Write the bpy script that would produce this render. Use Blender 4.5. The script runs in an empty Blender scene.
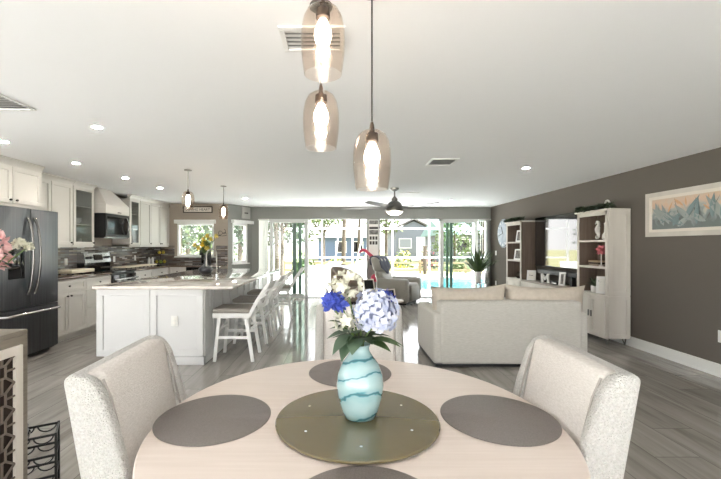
WORLD = 1.8; SUN = 20; EXPO = 1.25; CAN = 520; BULB = 14
import bpy, bmesh, math, random
from mathutils import Vector, Matrix
RND = random.Random(11)
SC = bpy.context.scene
COL = SC.collection
PI = math.pi

# ---------------------------------------------------------------- materials
def lin(c):
    return tuple(((x/255)/12.92 if x/255 <= .04045 else ((x/255+.055)/1.055)**2.4) for x in c)
MATS = {}
def new_mat(name):
    m = bpy.data.materials.new(name); m.use_nodes = True
    nt = m.node_tree; nt.nodes.clear()
    out = nt.nodes.new('ShaderNodeOutputMaterial')
    MATS[name] = m
    return m, nt, out
def N(nt, typ, **kw):
    n = nt.nodes.new(typ)
    for k, v in kw.items():
        if k in n.inputs: n.inputs[k].default_value = v
        else: setattr(n, k, v)
    return n
def mat(name, col, rough=.5, metal=0, spec=.5, col2=None, nscale=8, stretch=(1,1,1), bump=0, bscale=60, coat=0, detail=4, emit=0, contrast=(.3,.7)):
    if name in MATS: return MATS[name]
    m, nt, out = new_mat(name)
    b = N(nt, 'ShaderNodeBsdfPrincipled'); nt.links.new(b.outputs[0], out.inputs[0])
    c = lin(col)
    b.inputs['Base Color'].default_value = (*c, 1)
    b.inputs['Roughness'].default_value = rough
    b.inputs['Metallic'].default_value = metal
    b.inputs['Specular IOR Level'].default_value = spec
    b.inputs['Coat Weight'].default_value = coat
    b.inputs['Coat Roughness'].default_value = .05
    tc = None
    if col2 is not None or bump:
        tc = N(nt, 'ShaderNodeTexCoord')
    if col2 is not None:
        mp = N(nt, 'ShaderNodeMapping'); mp.inputs['Scale'].default_value = stretch
        nz = N(nt, 'ShaderNodeTexNoise', Scale=nscale, Detail=detail)
        rp = N(nt, 'ShaderNodeValToRGB')
        rp.color_ramp.elements[0].position = contrast[0]; rp.color_ramp.elements[0].color = (*c, 1)
        rp.color_ramp.elements[1].position = contrast[1]; rp.color_ramp.elements[1].color = (*lin(col2), 1)
        nt.links.new(tc.outputs['Object'], mp.inputs[0]); nt.links.new(mp.outputs[0], nz.inputs[0])
        nt.links.new(nz.outputs[0], rp.inputs[0]); nt.links.new(rp.outputs[0], b.inputs['Base Color'])
    if bump:
        nb = N(nt, 'ShaderNodeTexNoise', Scale=bscale, Detail=3)
        bp = N(nt, 'ShaderNodeBump', Strength=bump, Distance=.02)
        nt.links.new(tc.outputs['Object'], nb.inputs[0]); nt.links.new(nb.outputs[0], bp.inputs['Height'])
        nt.links.new(bp.outputs[0], b.inputs['Normal'])
    if emit:
        b.inputs['Emission Color'].default_value = (*c, 1); b.inputs['Emission Strength'].default_value = emit
    return m
def glass(name, tint=(1,1,1), gloss=.08, rough=.0, bump=0, ior=1.45, cap=1.0):
    """clear pane: transparent body with a fresnel sheen"""
    m, nt, out = new_mat(name)
    t = N(nt, 'ShaderNodeBsdfTransparent'); t.inputs[0].default_value = (*tint, 1)
    g = N(nt, 'ShaderNodeBsdfGlossy'); g.inputs['Roughness'].default_value = rough; g.inputs[0].default_value = (.9,.9,.9,1)
    fr = N(nt, 'ShaderNodeLayerWeight', Blend=.5)          # same sheen from either face of the pane
    pw = N(nt, 'ShaderNodeMath', operation='POWER'); pw.inputs[1].default_value = 5; nt.links.new(fr.outputs[1], pw.inputs[0])
    sc_ = N(nt, 'ShaderNodeMath', operation='MULTIPLY_ADD'); sc_.inputs[1].default_value = .93; sc_.inputs[2].default_value = .035; nt.links.new(pw.outputs[0], sc_.inputs[0])
    mx = N(nt, 'ShaderNodeMixShader')
    mu = N(nt, 'ShaderNodeMath', operation='MULTIPLY'); mu.inputs[1].default_value = cap; nt.links.new(sc_.outputs[0], mu.inputs[0])
    nt.links.new(mu.outputs[0], mx.inputs[0]); nt.links.new(t.outputs[0], mx.inputs[1]); nt.links.new(g.outputs[0], mx.inputs[2])
    nt.links.new(mx.outputs[0], out.inputs[0])
    if bump:
        tc = N(nt, 'ShaderNodeTexCoord'); vo = N(nt, 'ShaderNodeTexVoronoi', Scale=130)
        bp = N(nt, 'ShaderNodeBump', Strength=bump, Distance=.01)
        nt.links.new(tc.outputs['Object'], vo.inputs[0]); nt.links.new(vo.outputs[0], bp.inputs['Height'])
        nt.links.new(bp.outputs[0], g.inputs['Normal']); nt.links.new(bp.outputs[0], fr.inputs['Normal'])
        # seedy bubbles tint the glass a little where they sit
        rp = N(nt, 'ShaderNodeValToRGB'); rp.color_ramp.elements[0].position = .05; rp.color_ramp.elements[1].position = .3
        rp.color_ramp.elements[0].color = (*[x*.86 for x in tint], 1); rp.color_ramp.elements[1].color = (*tint, 1)
        nt.links.new(vo.outputs[0], rp.inputs[0]); nt.links.new(rp.outputs[0], t.inputs[0])
    return m
def emission(name, col, s):
    m, nt, out = new_mat(name)
    e = N(nt, 'ShaderNodeEmission'); e.inputs[0].default_value = (*lin(col), 1); e.inputs[1].default_value = s
    nt.links.new(e.outputs[0], out.inputs[0]); return m

def floor_mat():
    m, nt, out = new_mat('plank_tile'); L = nt.links.new
    b = N(nt, 'ShaderNodeBsdfPrincipled', Roughness=.1); L(b.outputs[0], out.inputs[0])
    tc = N(nt, 'ShaderNodeTexCoord')
    mp = N(nt, 'ShaderNodeMapping'); mp.inputs['Rotation'].default_value = (0, 0, PI/2); mp.inputs['Location'].default_value = (.13, .07, 0)
    L(tc.outputs['Object'], mp.inputs[0])
    br = N(nt, 'ShaderNodeTexBrick', Scale=1.0)
    br.inputs['Color1'].default_value = (.42,.42,.42,1); br.inputs['Color2'].default_value = (.62,.62,.62,1); br.inputs['Mortar'].default_value = (0,0,0,1)
    br.inputs['Mortar Size'].default_value = .0025; br.inputs['Brick Width'].default_value = 1.22; br.inputs['Row Height'].default_value = .305
    br.inputs['Bias'].default_value = 0.0; br.offset = .33
    L(mp.outputs[0], br.inputs[0])
    # grain running down the room, shifted per plank
    ad = N(nt, 'ShaderNodeVectorMath', operation='ADD'); L(tc.outputs['Object'], ad.inputs[0])
    sc = N(nt, 'ShaderNodeVectorMath', operation='SCALE'); sc.inputs['Scale'].default_value = 7; L(br.outputs[0], sc.inputs[0]); L(sc.outputs[0], ad.inputs[1])
    m2 = N(nt, 'ShaderNodeMapping'); m2.inputs['Scale'].default_value = (9, .7, 1); m2.inputs['Rotation'].default_value = (0,0,.05); L(ad.outputs[0], m2.inputs[0])
    n1 = N(nt, 'ShaderNodeTexNoise', Scale=1.2, Detail=8, Roughness=.62, Distortion=.6); L(m2.outputs[0], n1.inputs[0])
    rp = N(nt, 'ShaderNodeValToRGB')
    e = rp.color_ramp.elements
    e[0].position = .3; e[0].color = (*lin((128,121,115)),1); e[1].position = .68; e[1].color = (*lin((168,163,157)),1)
    k = e.new(.45); k.color = (*lin((151,146,140)),1)
    L(n1.outputs[0], rp.inputs[0])
    mx = N(nt, 'ShaderNodeMix', data_type='RGBA', blend_type='MULTIPLY'); mx.inputs[0].default_value = 1
    L(rp.outputs[0], mx.inputs[6])
    r2 = N(nt, 'ShaderNodeValToRGB'); r2.color_ramp.elements[0].position = 0; r2.color_ramp.elements[0].color = (.42,.41,.40,1)
    r2.color_ramp.elements[1].position = .62; r2.color_ramp.elements[1].color = (1,1,1,1)
    k = r2.color_ramp.elements.new(.4); k.color = (.86,.86,.86,1)
    L(br.outputs[0], r2.inputs[0]); L(r2.outputs[0], mx.inputs[7]); L(mx.outputs[2], b.inputs['Base Color'])
    return m
def backsplash_mat():
    m, nt, out = new_mat('mosaic'); L = nt.links.new
    b = N(nt, 'ShaderNodeBsdfPrincipled', Roughness=.22); L(b.outputs[0], out.inputs[0])
    tc = N(nt, 'ShaderNodeTexCoord')
    sp = N(nt, 'ShaderNodeSeparateXYZ'); cb = N(nt, 'ShaderNodeCombineXYZ'); L(tc.outputs['Object'], sp.inputs[0])
    ad = N(nt, 'ShaderNodeMath', operation='ADD'); L(sp.outputs[0], ad.inputs[0]); L(sp.outputs[1], ad.inputs[1])
    L(ad.outputs[0], cb.inputs[0]); L(sp.outputs[2], cb.inputs[1])
    br = N(nt, 'ShaderNodeTexBrick', Scale=1.0)
    br.inputs['Color1'].default_value = (0,0,0,1); br.inputs['Color2'].default_value = (1,1,1,1); br.inputs['Mortar'].default_value = (.25,.25,.25,1)
    br.inputs['Mortar Size'].default_value = .003; br.inputs['Brick Width'].default_value = .2; br.inputs['Row Height'].default_value = .03
    L(cb.outputs[0], br.inputs[0])
    rp = N(nt, 'ShaderNodeValToRGB'); e = rp.color_ramp.elements
    e[0].color = (*lin((74,66,62)),1); e[1].color = (*lin((200,197,194)),1)
    for p, c in ((.25,(106,94,86)),(.5,(134,131,130)),(.7,(90,86,86)),(.85,(158,147,136))):
        k = e.new(p); k.color = (*lin(c),1)
    L(br.outputs[0], rp.inputs[0]); L(rp.outputs[0], b.inputs['Base Color'])
    return m
def mat_radial(name):
    """woven round place mat: fine concentric threads"""
    m, nt, out = new_mat(name); L = nt.links.new
    b = N(nt, 'ShaderNodeBsdfPrincipled', Roughness=.42); L(b.outputs[0], out.inputs[0])
    b.inputs['Specular IOR Level'].default_value = .6
    tc = N(nt, 'ShaderNodeTexCoord')
    w = N(nt, 'ShaderNodeTexWave', wave_type='RINGS', rings_direction='SPHERICAL', Scale=75, Distortion=0)
    L(tc.outputs['Object'], w.inputs[0])
    n = N(nt, 'ShaderNodeTexNoise', Scale=260, Detail=1); L(tc.outputs['Object'], n.inputs[0])
    rp = N(nt, 'ShaderNodeValToRGB'); rp.color_ramp.elements[0].color = (*lin((108,100,98)),1); rp.color_ramp.elements[1].color = (*lin((150,142,139)),1)
    L(n.outputs[0], rp.inputs[0]); L(rp.outputs[0], b.inputs['Base Color'])
    bp = N(nt, 'ShaderNodeBump', Strength=.5, Distance=.004); L(w.outputs[1], bp.inputs['Height']); L(bp.outputs[0], b.inputs['Normal'])
    b.inputs['Anisotropic'].default_value = .75; b.inputs['Metallic'].default_value = .4
    tg = N(nt, 'ShaderNodeTangent', direction_type='RADIAL', axis='Z'); L(tg.outputs[0], b.inputs['Tangent'])
    return m
def vase_mat():
    m, nt, out = new_mat('swirl_glass'); L = nt.links.new
    b = N(nt, 'ShaderNodeBsdfPrincipled', Roughness=.08); L(b.outputs[0], out.inputs[0])
    b.inputs['Coat Weight'].default_value = .6; b.inputs['Coat Roughness'].default_value = .03
    tc = N(nt, 'ShaderNodeTexCoord'); mp = N(nt, 'ShaderNodeMapping'); L(tc.outputs['Object'], mp.inputs[0])
    mp.inputs['Rotation'].default_value = (.75, .35, 0); mp.inputs['Scale'].default_value = (.6,.6,1)
    w = N(nt, 'ShaderNodeTexWave', wave_type='BANDS', bands_direction='Z', Scale=6.5, Distortion=7, Detail=4); L(mp.outputs[0], w.inputs[0])
    w.inputs['Detail Scale'].default_value = 1.2
    rp = N(nt, 'ShaderNodeValToRGB'); e = rp.color_ramp.elements
    e[0].position = 0; e[0].color = (*lin((70,110,118)),1); e[1].position = 1; e[1].color = (*lin((156,182,184)),1)
    k = e.new(.025); k.color = (*lin((84,140,150)),1); k = e.new(.07); k.color = (*lin((138,170,174)),1); k = e.new(.5); k.color = (*lin((148,177,180)),1)
    L(w.outputs[0], rp.inputs[0]); L(rp.outputs[0], b.inputs['Base Color'])
    return m
def art_mat():
    m, nt, out = new_mat('leaf_painting'); L = nt.links.new
    b = N(nt, 'ShaderNodeBsdfPrincipled', Roughness=.35); L(b.outputs[0], out.inputs[0])
    tc = N(nt, 'ShaderNodeTexCoord'); sp = N(nt, 'ShaderNodeSeparateXYZ'); L(tc.outputs['Object'], sp.inputs[0])
    n = N(nt, 'ShaderNodeTexNoise', Scale=6, Detail=4, Distortion=1.5); L(tc.outputs['Object'], n.inputs[0])
    ad = N(nt, 'ShaderNodeMath', operation='MULTIPLY_ADD'); ad.inputs[1].default_value = 2.4; L(sp.outputs[2], ad.inputs[0]); L(n.outputs[0], ad.inputs[2])
    rp = N(nt, 'ShaderNodeValToRGB'); e = rp.color_ramp.elements
    e[0].position = .2; e[0].color = (*lin((108,116,116)),1); e[1].position = 1; e[1].color = (*lin((205,188,172)),1)
    for p, c in ((.42,(140,148,148)),(.55,(176,176,170)),(.66,(205,180,160)),(.8,(212,182,158))):
        k = e.new(p); k.color = (*lin(c),1)
    L(ad.outputs[0], rp.inputs[0]); L(rp.outputs[0], b.inputs['Base Color'])
    return m

# ---------------------------------------------------------------- mesh builder
class MB:
    def __init__(s): s.v = []; s.f = []
    def add(s, vs, fs):
        o = len(s.v); s.v += [Vector(p) for p in vs]; s.f += [tuple(i+o for i in f) for f in fs]; return s
    def box(s, x0, x1, y0, y1, z0, z1, bev=0, seg=2):
        if x0 > x1: x0, x1 = x1, x0
        if y0 > y1: y0, y1 = y1, y0
        if z0 > z1: z0, z1 = z1, z0
        vs = [(x,y,z) for z in (z0,z1) for y in (y0,y1) for x in (x0,x1)]
        fs = [(0,2,3,1),(4,5,7,6),(0,1,5,4),(2,6,7,3),(0,4,6,2),(1,3,7,5)]
        if not bev: return s.add(vs, fs)
        bm = bmesh.new(); bv = [bm.verts.new(p) for p in vs]
        for f in fs: bm.faces.new([bv[i] for i in f])
        bev = min(bev, .49*min(x1-x0, y1-y0, z1-z0))
        bmesh.ops.bevel(bm, geom=bm.edges[:], offset=bev, segments=seg, profile=.5, affect='EDGES')
        bm.verts.index_update()
        s.add([v.co.copy() for v in bm.verts], [[v.index for v in f.verts] for f in bm.faces]); bm.free(); return s
    def obox(s, F, u0, u1, n0, n1, z0, z1, bev=0, seg=2):
        o, u, n = F; t = MB().box(u0, u1, n0, n1, z0, z1, bev, seg)
        o = Vector(o); u = Vector(u); n = Vector(n)
        flip = u.cross(n).z < 0
        return s.add([o + u*p.x + n*p.y + Vector((0,0,p.z)) for p in t.v], [tuple(reversed(f)) if flip else f for f in t.f])
    def cyl(s, p0, p1, r0, r1=None, n=16):
        return s.tube([p0, p1], [r0, r0 if r1 is None else r1], n)
    def tube(s, pts, r, n=8, cap=True, closed=False):
        pts = [Vector(p) for p in pts]; m = len(pts)
        rs = r if isinstance(r, (list, tuple)) else [r]*m
        vs = []; up = None
        for i, p in enumerate(pts):
            if closed: d = pts[(i+1) % m] - pts[i-1]
            else: d = pts[min(i+1, m-1)] - pts[max(i-1, 0)]
            d = d.normalized() if d.length > 1e-9 else Vector((0,0,1))
            if up is None:
                a = Vector((0,0,1)) if abs(d.z) < .9 else Vector((1,0,0)); up = (a - d*a.dot(d)).normalized()
            else:
                up = up - d*up.dot(d); up = up.normalized() if up.length > 1e-6 else d.orthogonal().normalized()
            w = d.cross(up)
            for k in range(n):
                a = 2*PI*k/n; vs.append(p + (up*math.cos(a) + w*math.sin(a))*rs[i])
        fs = []
        for i in range(m if closed else m-1):
            for k in range(n):
                a = i*n+k; b = i*n+(k+1) % n; j = (i+1) % m
                fs.append((a, b, j*n+(k+1) % n, j*n+k))
        if cap and not closed:
            fs.append(tuple(reversed(range(n)))); fs.append(tuple(range((m-1)*n, m*n)))
        return s.add(vs, fs)
    def lathe(s, prof, c=(0,0,0), n=32, sx=1, sy=1, closed=False):
        vs = []; m = len(prof); cx, cy, cz = c
        for r, z in prof:
            for k in range(n):
                a = 2*PI*k/n; vs.append((cx + r*math.cos(a)*sx, cy + r*math.sin(a)*sy, cz+z))
        fs = []
        for i in range(m if closed else m-1):
            j = (i+1) % m
            for k in range(n):
                fs.append((i*n+k, i*n+(k+1) % n, j*n+(k+1) % n, j*n+k))
        if not closed:
            if prof[0][0] > 1e-4: fs.append(tuple(reversed(range(n))))
            if prof[-1][0] > 1e-4: fs.append(tuple(range((m-1)*n, m*n)))
        return s.add(vs, fs)
    def ball(s, c, rx, ry=None, rz=None, nu=16, nv=10):
        ry = rx if ry is None else ry; rz = rx if rz is None else rz
        prof = [(max(1e-5, math.sin(PI*i/nv)), -math.cos(PI*i/nv)) for i in range(nv+1)]
        t = MB().lathe(prof, n=nu)
        return s.add([(c[0]+p.x*rx, c[1]+p.y*ry, c[2]+p.z*rz) for p in t.v], t.f)
    def prism(s, poly, axis, a0, a1):
        n = len(poly); P = lambda q, a: {'x': (a, q[0], q[1]), 'y': (q[0], a, q[1]), 'z': (q[0], q[1], a)}[axis]
        vs = [P(q, a0) for q in poly] + [P(q, a1) for q in poly]
        fs = [tuple(reversed(range(n))), tuple(range(n, 2*n))] + [(i, (i+1) % n, n+(i+1) % n, n+i) for i in range(n)]
        return s.add(vs, fs)
    def hexa(s, b, t):      # two quads, bottom and top, ccw
        return s.add(list(b)+list(t), [(3,2,1,0),(4,5,6,7),(0,1,5,4),(1,2,6,5),(2,3,7,6),(3,0,4,7)])
    def pillow(s, c, sx, sy, sz, k=2.6, n=14, edge=.12, dent=0, seed=0):
        """stuffed cushion: full in the middle, thin seam round its edge; sx, sz is the face, sy the thickness"""
        rr = random.Random(seed); idx = {}; vs = []; fs = []
        ph = [rr.uniform(0, 6) for _ in range(4)]
        for side in (1, -1):
            for i in range(n+1):
                for j in range(n+1):
                    u = -1+2*i/n; w = -1+2*j/n
                    e = i in (0, n) or j in (0, n)
                    if e and side < 0: idx[(side,i,j)] = idx[(1,i,j)]; continue
                    t = (max(0, (1-abs(u)**k))*max(0, (1-abs(w)**k)))**.5
                    t = edge*(0 if e else 1) + (1-edge)*t
                    pin = 1-.05*(1-abs(u)**2)*(abs(w)**4)
                    x = sx/2*u*(1-.045*(1-w*w)*abs(u)**6); z = sz/2*w*(1-.07*(1-u*u)*abs(w)**6)
                    z -= dent*(1-u*u)*(w > 0)*w
                    y = side*sy/2*t*(1+.06*math.sin(3.1*u+ph[0])*math.sin(2.6*w+ph[1])) + .012*math.sin(4*u+ph[2])
                    idx[(side,i,j)] = len(vs); vs.append((c[0]+x, c[1]+y, c[2]+z))
            for i in range(n):
                for j in range(n):
                    q = [idx[(side,i,j)], idx[(side,i+1,j)], idx[(side,i+1,j+1)], idx[(side,i,j+1)]]
                    fs.append(tuple(reversed(q)) if side > 0 else tuple(q))
        return s.add(vs, fs)
    def xf(s, M):
        s.v = [M @ p for p in s.v]; return s
    def shear(s, fn):
        s.v = [Vector(fn(p)) for p in s.v]; return s
    def build(s, name, m, parent=None, loc=None, angle=38, flat=False):
        root = parent
        while root is not None and root.parent is not None: root = root.parent
        o = Vector(loc) if loc is not None else (root.location.copy() if root is not None else Vector((0,0,0)))
        me = bpy.data.meshes.new(name)
        me.from_pydata([tuple(p-o) for p in s.v], [], s.f); me.update()
        bm = bmesh.new(); bm.from_mesh(me); bmesh.ops.recalc_face_normals(bm, faces=bm.faces[:]); bm.to_mesh(me); bm.free()
        if not flat:
            me.shade_smooth(); me.set_sharp_from_angle(angle=math.radians(angle))
        me.materials.append(m if not isinstance(m, str) else MATS[m])
        ob = bpy.data.objects.new(name, me); COL.objects.link(ob)
        if parent is not None: ob.parent = parent
        elif loc is not None: ob.location = loc
        return ob
def tag(o, label, cat, group=None, kind=None):
    if label: o['label'] = label
    if cat: o['category'] = cat
    if group: o['group'] = group
    if kind: o['kind'] = kind
    return o
def thing(name, label, cat, loc=(0,0,0), group=None):
    o = bpy.data.objects.new(name, None); COL.objects.link(o); o.location = loc; o.empty_display_size = .1
    return tag(o, label, cat, group)
def struct(name, mb, m, label=None, cat=None):
    o = mb.build(name, m); o['kind'] = 'structure'
    if label: o['label'] = label
    if cat: o['category'] = cat
    return o
def copy_tree(o, parent=None):
    c = o.copy(); COL.objects.link(c)
    if parent is not None: c.parent = parent
    for ch in [x for x in COL.objects if x.parent == o]: copy_tree(ch, c)
    return c
def dup(o, loc, rz=None, label=None, group=None):
    c = copy_tree(o); c.location = loc
    if rz is not None: c.rotation_euler = (0, 0, rz)
    if label: c['label'] = label
    if group: c['group'] = group
    return c
def text(name, body, size, m, parent, M, ext=.002, align='CENTER'):
    cu = bpy.data.curves.new(name, 'FONT'); cu.body = body; cu.size = size; cu.extrude = ext
    cu.align_x = align; cu.align_y = 'CENTER'
    tmp = bpy.data.objects.new(name, cu); COL.objects.link(tmp)
    dg = bpy.context.evaluated_depsgraph_get(); dg.update()
    me = bpy.data.meshes.new_from_object(tmp.evaluated_get(dg)); bpy.data.objects.remove(tmp)
    me.materials.clear(); me.materials.append(MATS[m])
    o = bpy.data.objects.new(name, me); COL.objects.link(o)
    o.parent = parent; root = parent
    while root.parent is not None: root = root.parent
    o.matrix_local = Matrix.Translation(-root.location) @ M
    return o
def facing(loc, right, up):
    r = Vector(right).normalized(); u = Vector(up).normalized(); n = r.cross(u)
    M = Matrix((r, u, n)).transposed().to_4x4(); M.translation = Vector(loc); return M

# ---------------------------------------------------------------- palette
mat('ceiling_paint', (242,243,244), .9, spec=.2)
mat('taupe_wall', (104,98,92), .75, spec=.2)
mat('grey_wall', (146,146,142), .8, spec=.2)
mat('tan_wall', (168,157,145), .8, spec=.2)
mat('white_trim', (232,232,230), .45)
mat('handle_steel', (140,138,136), .25, metal=1)
mat('cabinet', (214,210,204), .4)
mat('island_paint', (208,208,208), .4)
mat('knob_metal', (70,66,62), .35, metal=.9)
mat('dark_steel', (94,95,98), .28, metal=1, col2=(112,113,116), nscale=3, stretch=(40,40,.4))
mat('bright_steel', (190,190,190), .22, metal=1)
mat('black_glass', (12,12,13), .06, spec=.6)
mat('black', (14,14,14), .45)
mat('black_metal', (20,19,19), .4, metal=.4)
mat('quartz', (212,204,195), .04, coat=.8, col2=(176,164,152), nscale=7, contrast=(.35,.75), spec=.6)
mat('bronze_socket',(44,34,28),.5,metal=.2,col2=(80,66,56),nscale=60)
mat('quartz_edge', (222,216,208), .15)
mat('brown_counter', (128,110,98), .08, col2=(92,78,70), nscale=22, spec=.6)
mat('table_wood', (212,198,189), .36, col2=(220,207,199), nscale=3, stretch=(1,22,1), spec=.4)
mat('olive_glass', (104,92,62), .035, spec=.8, coat=.6)
mat('boucle', (206,203,199), .95, col2=(226,224,221), nscale=160, bump=1.0, bscale=170, spec=.1)
mat('piping', (168,162,156), .9)
mat('linen', (208,202,197), .95, col2=(224,219,215), nscale=70, stretch=(1,1,3.5), bump=.45, bscale=220, spec=.1)
mat('sofa_fabric', (198,195,188), .95, col2=(211,208,202), nscale=26, stretch=(1,1,6), bump=.3, bscale=150, spec=.1)
mat('sofa_cushion', (200,190,177), .95, col2=(212,202,190), nscale=20, bump=.25, bscale=120, spec=.1)
mat('stool_white', (236,236,234), .4)
mat('stool_seat', (150,144,137), .8, bump=.2, bscale=120)
mat('driftwood', (128,119,108), .6, col2=(146,137,125), nscale=4, stretch=(1,1,14))
mat('cream_paint', (224,216,206), .5)
mat('bronze_lattice', (118,106,96), .5)
mat('dark_brown', (52,40,34), .7)
mat('distress', (200,194,186), .6, col2=(212,207,199), nscale=5, stretch=(1,1,.12), contrast=(.35,.7))
mat('shelf_back', (122,106,94), .6, col2=(106,92,82), nscale=4, stretch=(10,10,.6))
mat('tv_screen', (8,8,9), .03, spec=1, coat=1)
mat('leather', (138,134,126), .42, bump=.15, bscale=60)
mat('blanket', (74,76,88), .95, bump=.4, bscale=90)
mat('taupe_velvet', (142,128,114), .85)
mat('white_ceramic', (222,220,216), .25)
mat('bulb_glow', (255,236,210), .5)
MATS.pop('bulb_glow'); emission('bulb_glow', (255,240,222), BULB)
emission('can_glow', (255,248,238), CAN)
emission('fan_glow', (255,246,232), 6)
glass('pane', (.96,.985,.975)); glass('green_pane', (.74,.84,.78)); glass('amber_glass', (.955,.915,.88), bump=.08, cap=.75)
glass('cab_glass', (.80,.82,.82))
floor_mat(); backsplash_mat(); mat_radial('woven_mat'); vase_mat(); art_mat()
mat('leaf', (66,88,52), .5, col2=(92,116,70), nscale=9)
mat('leaf_dark', (44,62,40), .5, col2=(62,82,54), nscale=9)
mat('leaf_blue', (84,102,84), .5, col2=(66,88,66), nscale=12)
mat('petal_white', (204,206,216), .8, col2=(166,175,206), nscale=30, spec=.2)
mat('petal_lavender', (150,158,190), .8)
mat('petal_cream', (206,204,188), .7, spec=.2)
mat('petal_blue', (52,68,158), .6, col2=(74,92,186), nscale=30)
mat('petal_pink', (226,170,172), .6, col2=(240,206,204), nscale=20)
mat('petal_rose', (206,118,126), .6)
mat('petal_yellow', (226,200,70), .6)
mat('stem', (96,120,66), .5)
mat('bark', (88,80,70), .9, col2=(66,58,50), nscale=12, bump=.5)
mat('tree_leaf', (66,82,48), .7, col2=(96,112,70), nscale=.9)
mat('tree_leaf_dark', (54,64,52), .7, col2=(84,96,76), nscale=.9)
mat('concrete', (232,231,227), .8, col2=(224,222,217), nscale=1.2)
mat('lawn', (118,120,80), .95, col2=(140,134,100), nscale=.6)
mat('house_grey', (106,110,120), .8); mat('house_blue', (92,108,138), .8); mat('roof_grey', (92,89,88), .8); mat('roof_teal', (112,136,138), .8)
mat('white_metal', (240,240,240), .4)
mat('vinyl', (205,206,204), .5)
mat('blind', (226,226,222), .6)
mat('paper', (232,230,224), .7); mat('ink', (66,62,60), .6)
mat('photo_grey', (150,146,142), .4, col2=(60,58,58), nscale=25)
mat('clock_blue', (176,186,198), .6, col2=(150,160,174), nscale=8)
mat('pewter', (110,108,104), .45, metal=.5)
mat('pink_plastic', (176,44,72), .45)
mat('succulent', (70,84,62), .6)
mat('kraft', (170,150,120), .8)
mat('brushed_nickel', (140,137,131), .3, metal=1)
mat('fan_blade', (112,110,108), .5)
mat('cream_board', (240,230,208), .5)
mat('fence_tan', (150,136,112), .9)
def water_mat():
    m, nt, out = new_mat('pool_water'); L = nt.links.new
    b = N(nt, 'ShaderNodeBsdfPrincipled', Roughness=.15); b.inputs['Specular IOR Level'].default_value = .15; L(b.outputs[0], out.inputs[0]); b.inputs['Base Color'].default_value = (*lin((26,100,116)),1)
    tc = N(nt, 'ShaderNodeTexCoord'); n = N(nt, 'ShaderNodeTexNoise', Scale=2.5, Detail=2); bp = N(nt, 'ShaderNodeBump', Strength=.15, Distance=.1)
    L(tc.outputs['Object'], n.inputs[0]); L(n.outputs[0], bp.inputs['Height']); L(bp.outputs[0], b.inputs['Normal'])
water_mat()
# ================================================================ the room
H = 2.44; XR = 4.03; XL = -4.62; YB = 10.5; YK = 9.7
struct('floor', MB().box(-6.5, 4.2, -3.2, YB+.08, -.12, 0), 'plank_tile', 'glossy taupe wood-look plank tile floor', 'floor')
struct('ceiling', MB().box(-6.5, 4.25, -5.2, YB+.75, H, H+.16), 'ceiling_paint', 'flat white painted ceiling', 'ceiling')  # rear end runs on as an unseen overhang, added to shade the terrace
struct('wall_right', MB().box(XR, XR+.15, -3.2, YB+.15, 0, H), 'taupe_wall', 'dark taupe painted wall behind media cabinets', 'wall')
w = MB(); HD = 2.118
for a, b, z0, z1 in ((-2.42,XR,HD,H), (-2.42,-2.2,0,HD), (.70,1.05,0,HD), (3.96,XR,0,HD)): w.box(a, b, YB, YB+.15, z0, z1)
struct('wall_back', w, 'grey_wall', 'grey wall around the two patio openings', 'wall')
w = MB(); wx0, wx1, wz0, wz1 = -4.08, -3.16, 1.14, 1.956
for a, b, z0, z1 in ((XL,-2.81,wz1,H), (XL,-2.81,0,wz0), (XL,wx0,wz0,wz1), (wx1,-2.81,wz0,wz1)): w.box(a, b, YK, YK+.15, z0, z1)
struct('wall_kitchen', w, 'tan_wall', 'tan wall around the kitchen window', 'wall')
struct('wall_left', MB().box(XL-.15, XL, 3.3, YK+.15, 0, H), 'tan_wall', 'tan wall behind the kitchen cabinets', 'wall')
AU = Vector((.41, .8, 0)).normalized(); AN = Vector((AU.y, -AU.x, 0)); AF = ((-2.81, 9.7, 0), AU, AN); AL = .899
a0, a1, az0, az1 = .16, .73, .95, 1.98
w = MB()
for a, b, z0, z1 in ((0,AL,az1,H), (0,AL,0,az0), (0,a0,az0,az1), (a1,AL,az0,az1)): w.obox(AF, a, b, -.12, 0, z0, z1)
struct('wall_angled', w, 'grey_wall', 'short angled grey wall between kitchen and patio doors', 'wall')
b = MB().box(XR-.016, XR, -3, YB-.01, 0, .135).box(XR-.02, XR, -3, YB-.01, 0, .02)
struct('baseboard_right', b, 'white_trim', 'tall white baseboard along the taupe wall', 'baseboard')
struct('baseboard_back', MB().box(.70, 1.05, YB-.015, YB, 0, .135), 'white_trim', 'white baseboard on the pillar between openings', 'baseboard')
# back splash
b = MB().box(XL, XL+.012, 5.3, YK, .935, 1.40).box(XL, -2.82, YK-.012, YK, .935, 1.10).box(-3.10, -2.82, YK-.012, YK, 1.10, 1.40).box(XL+.012, -4.14, YK-.012, YK, 1.10, 1.40)
struct('wall_backsplash', b, 'mosaic', 'dark mosaic tile backsplash', 'backsplash')

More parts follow.
